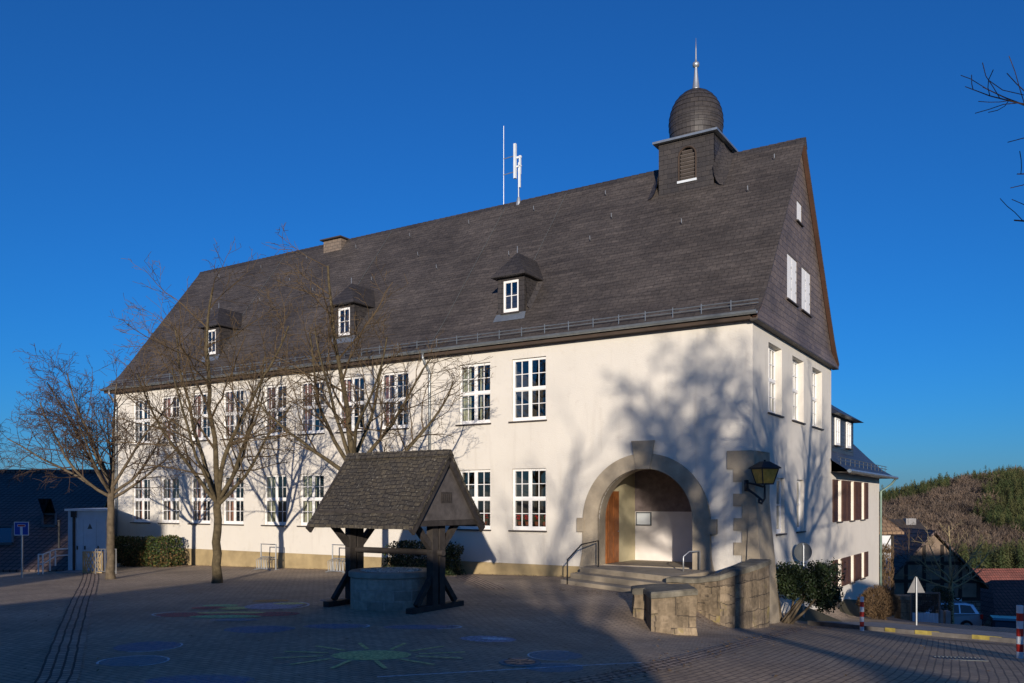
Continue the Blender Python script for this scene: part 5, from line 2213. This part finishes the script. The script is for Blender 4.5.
for i, u in enumerate((939.5, 947)):
    x, y, z = ground_at(u, 38)
    o = thing('concrete_post', ('left' if i == 0 else 'right') + ' one of two bare concrete posts left of the silver car', 'post', (x, y, z), 0, 'concrete posts by the lane')
    mb = MB()
    zt = at(0, 609 + i, 38).z - z
    mb.box(-.11, .11, -.11, .11, -.4, zt - .05)
    mb.build('shaft', M['concrete'], o)
    mb = MB()
    mb.add([(-.11, -.11, zt - .049), (.11, -.11, zt - .049), (.11, .11, zt - .049), (-.11, .11, zt - .049), (0, 0, zt)], [(0, 1, 4), (1, 2, 4), (2, 3, 4), (3, 0, 4)])
    mb.build('pointed_top', M['concrete'], o)
p = at(957.5, 604, 50.6)
cb = thing('chevron_board', 'narrow white board with dark chevrons on the barn corner', 'sign', (p.x, p.y, p.z - 1.2))
mb = MB()
mb.box(-.24, .24, -.02, 0, .75, 1.55)
mb.build('plate', M['metal_white'], cb)
mb = MB()
for z in (.85, 1.15, 1.42):
    for sg in (-1, 1):
        mb.beam((sg * .21, -.03, z + .12), (0, -.03, z), .012, .09)
mb.build('chevrons', M['timber'], cb)
mb = MB()
mb.tube([(0, .03, -1.6), (0, .03, 1.5)], .03, 6)
mb.build('post', M['steel'], cb)


# bare shrubs and the sunlit little tree
def zbelow(x, y):
    return (x, y, zf(x, y))


x, y, _ = ground_at(951, 46)
bare_tree('bare_tree', 'small sunlit bare tree with pale branches in front of the barn gable', zbelow(x, y), 83, 2.6, .15,
          [(90, 80, 3.2, 1.0), (180, 30, 2.8, .95), (0, 25, 2.8, .95), (200, 55, 2.8, 1.0), (-20, 50, 2.8, 1.0), (250, 20, 2.4, .9), (10, 8, 2.4, .85), (170, 12, 2.2, .85)], mats=('pale_bark', 'pale_bark') if False else ('bark_p', 'bark_p'), levels=3, kids=[6, 7, 5, 3])
x, y, _ = ground_at(915, 52)
bare_tree('bare_shrub', 'dark leafless shrub between the half timbered house and the barn', zbelow(x, y), 89, .8, .07,
          [(90, 80, 4.2, 1.0), (180, 60, 3.8, .9), (0, 58, 3.8, .9), (200, 72, 4.0, 1.0), (-20, 70, 4.0, 1.0), (150, 45, 3.2, .8), (30, 45, 3.2, .8)], mats=('bark_d', 'twig_d'), levels=3, kids=[7, 8, 6, 3], rmin=.009)
x, y, _ = ground_at(980, 50)
bare_tree('bare_shrub', 'dark leafless shrub rising behind the red roofed shed', zbelow(x, y + 14), 97, 1.5, .09,
          [(90, 80, 4.2, 1.0), (180, 50, 3.8, .9), (0, 58, 3.8, .9), (200, 62, 4.0, 1.0), (-20, 60, 4.0, 1.0), (170, 35, 3.6, .8)], mats=('bark_d', 'twig_d'), levels=3, kids=[7, 8, 6, 3], rmin=.009)
x, y, _ = ground_at(882, 42.5)
rnd = random.Random(12)
vn = thing('beige_shrub', 'upright orange beige shrub at the far corner of the shuttered house', 'shrub', zbelow(x, y))
mb = MB()
for i in range(2600):
    a = rnd.uniform(0, 6.28)
    r_ = .55 * math.sqrt(rnd.random())
    p = Vector((r_ * math.cos(a), r_ * math.sin(a), rnd.uniform(.1, 2.9)))
    d = Vector((rnd.gauss(0, .5), rnd.gauss(0, .5), 1)).normalized() * .22
    q = Vector((rnd.gauss(0, 1), rnd.gauss(0, 1), 0)).normalized() * .016
    mb.add([p - q, p + q, p + d], [(0, 1, 2)])
mb.build('twigs', M['beige_leaf'], vn, uv=False)
st = MB()
for i in range(7):
    a = i * .9
    st.tube([(.1 * math.cos(a), .1 * math.sin(a), -.2), (.3 * math.cos(a), .3 * math.sin(a), 1.5), (.4 * math.cos(a), .4 * math.sin(a), 2.7)], [.03, .02, .008], 5)
st.build('stems', M['bark'], vn, uv=False)

# ------------------------------------------------------------------ wooded hill
def proto_conifer(rnd, n=105):
    vs, fs = [], []
    vs += [(-.008, 0, 0), (.008, 0, 0), (0, 0, .5)]
    fs.append((0, 1, 2))
    for _ in range(n):
        z = rnd.uniform(.08, 1.0) ** .85
        r = .21 * (1 - z) ** .8 * rnd.uniform(.5, 1.1) + .012
        a = rnd.uniform(0, 6.28)
        c = Vector((r * math.cos(a), r * math.sin(a), z))
        out = Vector((math.cos(a), math.sin(a), -.45)) * rnd.uniform(.05, .11) * (1.15 - z)
        sd_ = Vector((-math.sin(a), math.cos(a), 0)) * rnd.uniform(.02, .05) * (1.15 - z)
        i = len(vs)
        inn = Vector((c.x * .25, c.y * .25, z + .05))
        vs += [inn, c + out - sd_ + Vector((0, 0, rnd.uniform(-.02, .02))), c + out + sd_]
        fs.append((i, i + 1, i + 2))
    return np.array([tuple(v) for v in vs]), fs


def proto_beech(rnd, n=110):
    vs, fs = [], []
    vs += [(-.012, 0, 0), (.012, 0, 0), (0, 0, .7)]
    fs.append((0, 1, 2))
    for _ in range(n):
        a = rnd.uniform(0, 6.28)
        el = rnd.uniform(.1, 1.45)
        L = rnd.uniform(.25, .58)
        d = Vector((math.cos(a) * math.cos(el), math.sin(a) * math.cos(el), math.sin(el)))
        p = Vector((0, 0, rnd.uniform(.28, .5))) + d * L * rnd.uniform(.25, .75)
        q = d.cross(Vector((rnd.gauss(0, 1), rnd.gauss(0, 1), rnd.gauss(0, 1)))).normalized() * rnd.uniform(.008, .022)
        e = (d + Vector((rnd.gauss(0, .4), rnd.gauss(0, .4), rnd.gauss(0, .4)))).normalized() * rnd.uniform(.10, .24)
        i = len(vs)
        vs += [p - q, p + q, p + e]
        fs.append((i, i + 1, i + 2))
    return np.array([tuple(v) for v in vs]), fs


def forest(name, label, cat, mats, protos, spots, hgt, seed):
    rnd = random.Random(seed)
    V, F, MI = [], [], []
    o = 0
    for (x, y) in spots:
        pv, pf = protos[rnd.randrange(len(protos))]
        h_ = rnd.uniform(*hgt) * (1.25 if rnd.random() < .12 else 1)
        a = rnd.uniform(0, 6.28)
        wd_ = h_ * rnd.uniform(.85, 1.2)
        c, s_ = math.cos(a), math.sin(a)
        q = np.stack([(pv[:, 0] * c - pv[:, 1] * s_) * wd_ + x, (pv[:, 0] * s_ + pv[:, 1] * c) * wd_ + y, pv[:, 2] * h_ + zf(x, y) - .5], 1)
        V.append(q)
        F.append(np.array(pf) + o)
        MI += [rnd.randrange(len(mats))] * len(pf)
        o += len(pv)
    V, F = np.concatenate(V), np.concatenate(F)
    me = bpy.data.meshes.new(name)
    me.from_pydata(V.tolist(), [], F.tolist())
    for m in mats:
        me.materials.append(M[m])
    me.polygons.foreach_set('material_index', MI)
    ob = bpy.data.objects.new(name, me)
    COL.objects.link(ob)
    tag(ob, label, cat, kind='stuff')
    return ob


rnd = random.Random(77)
cp_ = [proto_conifer(rnd) for _ in range(5)]
bp2 = [proto_beech(rnd) for _ in range(5)]
con, bee = [], []
tries = 0
while len(con) + len(bee) < 7800 and tries < 90000:
    tries += 1
    y = rnd.uniform(310, 665)
    x = y * rnd.uniform(.34, .78)
    r_ = x / y
    nz = noise.noise(Vector((x * .012, y * .012, 1.7)))
    nz2 = noise.noise(Vector((x * .05, y * .05, 9.7)))
    k = (r_ - .555) * 9 + nz * 1.3 + .35 * nz2
    if y > 560 and r_ < .515:
        k = .5 + nz2
    if y > 600 and r_ > .52:
        k = 1 if rnd.random() < .3 else -1
    if k > 0:
        con.append((x, y))
    elif rnd.random() < .9:
        bee.append((x, y))
forest('conifer_forest', 'olive green spruces covering the right half of the hillside', 'forest', ['conifer', 'conifer2'], cp_, con, (7, 12.5), 5)
forest('beech_forest', 'brown leafless beech wood covering the left half of the hillside', 'forest', ['beech', 'beech2'], bp2, bee, (7, 11), 6)

# ------------------------------------------------------------------ chalk drawings on the paving
CH = {k: m_chalk('chalk_' + k, c, d) for k, c, d in (('blue', (.30, .33, .56), .42), ('sky', (.32, .46, .58), .42), ('red', (.74, .24, .19), .75), ('yellow', (.88, .82, .32), .9), ('green', (.56, .80, .38), .8), ('white', (.88, .88, .88), .95), ('lilac', (.78, .70, .80), .6), ('orange', (.82, .46, .18), .7))}


def chalk(label, shapes, c, rz_=0):
    """shapes: (color, cx, cy, rx, ry) ellipses, (color, x0,y0,x1,y1,w) strokes, ('ring', ...)"""
    o_mats, mb = [], MB()
    z0 = zf(*c)
    def mi(col):
        if col not in o_mats:
            o_mats.append(col)
        return o_mats.index(col)
    lev = .006
    def P(x, y, l):
        ca, sa = math.cos(rz_), math.sin(rz_)
        X, Y = x * ca - y * sa, x * sa + y * ca
        return (X, Y, zf(c[0] + X, c[1] + Y) + l - z0)
    for q, s_ in enumerate(shapes):
        l = lev + q * .0012
        if s_[0] == 'ring':
            _, col, cx, cy, rx, ry, w, a0, a1 = s_
            n = 40
            vs = []
            for i in range(n + 1):
                a = R(a0 + (a1 - a0) * i / n)
                vs += [P(cx + rx * math.cos(a), cy + ry * math.sin(a), l), P(cx + (rx - w) * math.cos(a), cy + (ry - w) * math.sin(a), l)]
            mb.add(vs, [(2 * i, 2 * i + 2, 2 * i + 3, 2 * i + 1) for i in range(n)], mi(col))
        elif len(s_) == 5:
            col, cx, cy, rx, ry = s_
            n = 32
            vs = [P(cx + rx * (1 + .05 * math.sin(3 * k)) * math.cos(2 * math.pi * k / n), cy + ry * math.sin(2 * math.pi * k / n), l) for k in range(n)]
            mb.add(vs, [tuple(range(n))], mi(col))
        else:
            col, x0, y0, x1, y1, w = s_
            d = Vector((x1 - x0, y1 - y0)).normalized() * w / 2
            n = 5
            vs = []
            for i in range(n + 1):
                xx, yy = x0 + (x1 - x0) * i / n, y0 + (y1 - y0) * i / n
                vs += [P(xx - d.y, yy + d.x, l), P(xx + d.y, yy - d.x, l)]
            mb.add(vs, [(2 * i, 2 * i + 1, 2 * i + 3, 2 * i + 2) for i in range(n)], mi(col))
    o = mb.build('chalk_drawing', [CH[k] for k in o_mats], loc=(c[0], c[1], z0), uv=False)
    tag(o, label, 'chalk drawing', 'children\'s chalk drawings on the paving')
    return o


sunr = [('yellow', 0, 0, .62, .42)] + [('yellow', .75 * math.cos(a), .52 * math.sin(a), 1.5 * math.cos(a + .06), 1.15 * math.sin(a + .06), .07) for a in [k * math.pi / 6 + .2 for k in range(12)]]
chalk('chalk sun with long yellow rays on the dark near paving', sunr, (-2.2, 13.3))
chalk('big multicoloured chalk flower left of the well', [('red', -1.0, -.75, .55, .38), ('red', .95, -.7, .55, .38), ('yellow', -.05, -.45, .75, .18), ('red', 0, -.75, .6, .2), ('green', .05, -1.1, .75, .24), ('green', -.75, .9, .42, .28), ('yellow', -.25, .35, .35, .28), ('orange', .15, 1.9, .45, .3), ('red', -.85, .45, .4, .28), ('lilac', .55, .75, .65, .7), ('yellow', .8, 1.2, .4, .22), ('sky', .45, -1.7, .5, .22), ('ring', 'white', .55, .75, .8, .85, .05, -60, 60), ('ring', 'white', -1.0, -.75, .62, .46, .04, 120, 240)], (-6.05, 18.9))
chalk('dark blue chalk oval on the near left paving', [('blue', 0, 0, .52, .5), ('ring', 'white', 0, 0, .56, .54, .035, -100, 40)], (-6.05, 14.1))
chalk('turquoise chalk oval nearest to the left cobble channel', [('sky', 0, 0, .48, .42), ('ring', 'white', 0, 0, .52, .46, .035, -60, 215)], (-5.7, 12.8))
chalk('pale blue chalk oval between the flower and the sun drawing', [('blue', 0, 0, .62, .42), ('ring', 'sky', 0, 0, .66, .46, .035, 0, 330)], (-4.75, 16.0))
chalk('long thin blue chalk oval in front of the well', [('blue', 0, 0, .62, .32), ('ring', 'white', 0, 0, .66, .36, .04, -30, 30)], (-3.4, 16.4))
chalk('blue chalk stroke with white tip in front of the well foot beam', [('blue', 0, 0, .72, .28), ('ring', 'white', .1, 0, .70, .30, .045, -70, 50)], (-1.75, 16.3))
chalk('whitish lilac chalk patch on the paving right of the well', [('lilac', 0, 0, .5, .32), ('white', .12, .05, .25, .10)], (-.42, 14.9), R(-10))
chalk('pale blue chalk oval just behind the near manhole cover', [('sky', 0, 0, .42, .42), ('ring', 'white', 0, 0, .46, .46, .03, 60, 290)], (.70, 13.4))
chalk('faint blue chalk oval in front of the near manhole cover', [('sky', 0, 0, .42, .34), ('ring', 'white', 0, 0, .45, .37, .025, 20, 160)], (.62, 12.35))
chalk('blue chalk patch cut off by the bottom edge of the photo', [('blue', 0, 0, .7, .35), ('ring', 'sky', 0, 0, .74, .39, .03, 0, 180)], (-4.2, 11.4))
chalk('thin worn white chalk line running towards the near manhole cover', [('white', -1.9, -.75, 1.9, .42, .045)], (.05, 12.4))

# ------------------------------------------------------------------ potted flowers inside the ground floor windows
fp = thing('potted_flower', 'small potted plant with red blossoms inside a ground floor window', 'potted plant', (0, 0, 0), 0, 'red potted flowers inside the ground floor windows')
mb = MB()
mb.lathe([(.055, 0), (.075, .13), (.07, .13)], 12)
mb.build('pot', M['terracotta'], fp)
mb = MB()
rnd = random.Random(3)
leaf_cloud(mb, 60, lambda: Vector((rnd.gauss(0, .06), rnd.gauss(0, .05), rnd.uniform(.13, .32))), .05, rnd, 1)
mb.build('leaves', [M['leaf1'], M['leaf1']], fp, uv=False)
mb = MB()
leaf_cloud(mb, 36, lambda: Vector((rnd.gauss(0, .06), rnd.gauss(-.03, .04), rnd.uniform(.20, .34))), .045, rnd, 1)
mb.build('blossoms', [M['redflower'], M['redflower']], fp, uv=False)
for i, s in enumerate((7.95, 7.65, 7.28, 6.98, 9.35, 9.85, 13.0)):
    o = fp if i == 0 else copy_tree(fp)
    p = W(s, .26, 1.62)
    o.location = p
    o.rotation_euler = (0, 0, RZ + i * .8)

# ------------------------------------------------------------------ dry leaves blown into the gutters and wall feet
rnd = random.Random(31)
mb = MB()


def fallen(x, y):
    a = rnd.uniform(0, 6.28)
    q = rnd.uniform(.02, .045)
    z = zf(x, y) + .03
    ca, sa = math.cos(a) * q, math.sin(a) * q
    mb.add([(x - ca, y - sa, z), (x + sa * .5, y - ca * .5, z + rnd.uniform(0, .015)), (x + ca, y + sa, z + rnd.uniform(0, .02)), (x - sa * .5, y + ca * .5, z + rnd.uniform(0, .015))], [(0, 1, 2, 3)], rnd.randrange(2))


for _ in range(260):
    k = rnd.randrange(len(GUT) - 1)
    p = Vector(GUT[k]).lerp(Vector(GUT[k + 1]), rnd.random())
    fallen(p.x + rnd.gauss(0, .25), p.y + rnd.gauss(0, .25))
for _ in range(420):
    p = W(rnd.uniform(5.5, 29), -.08 - abs(rnd.gauss(0, .35)))
    fallen(p.x, p.y)
for _ in range(160):
    p = W(rnd.uniform(-.6, 4.6), -3.6 - abs(rnd.gauss(0, .5)))
    fallen(p.x, p.y)
for _ in range(240):
    fallen(rnd.uniform(-12, 9), rnd.uniform(11, 27))
o = mb.build('fallen_leaves', [M['leaf3'], M['beige_leaf']], uv=False)
tag(o, 'dry brown leaves scattered along the gutters and wall feet', 'leaves', kind='stuff')
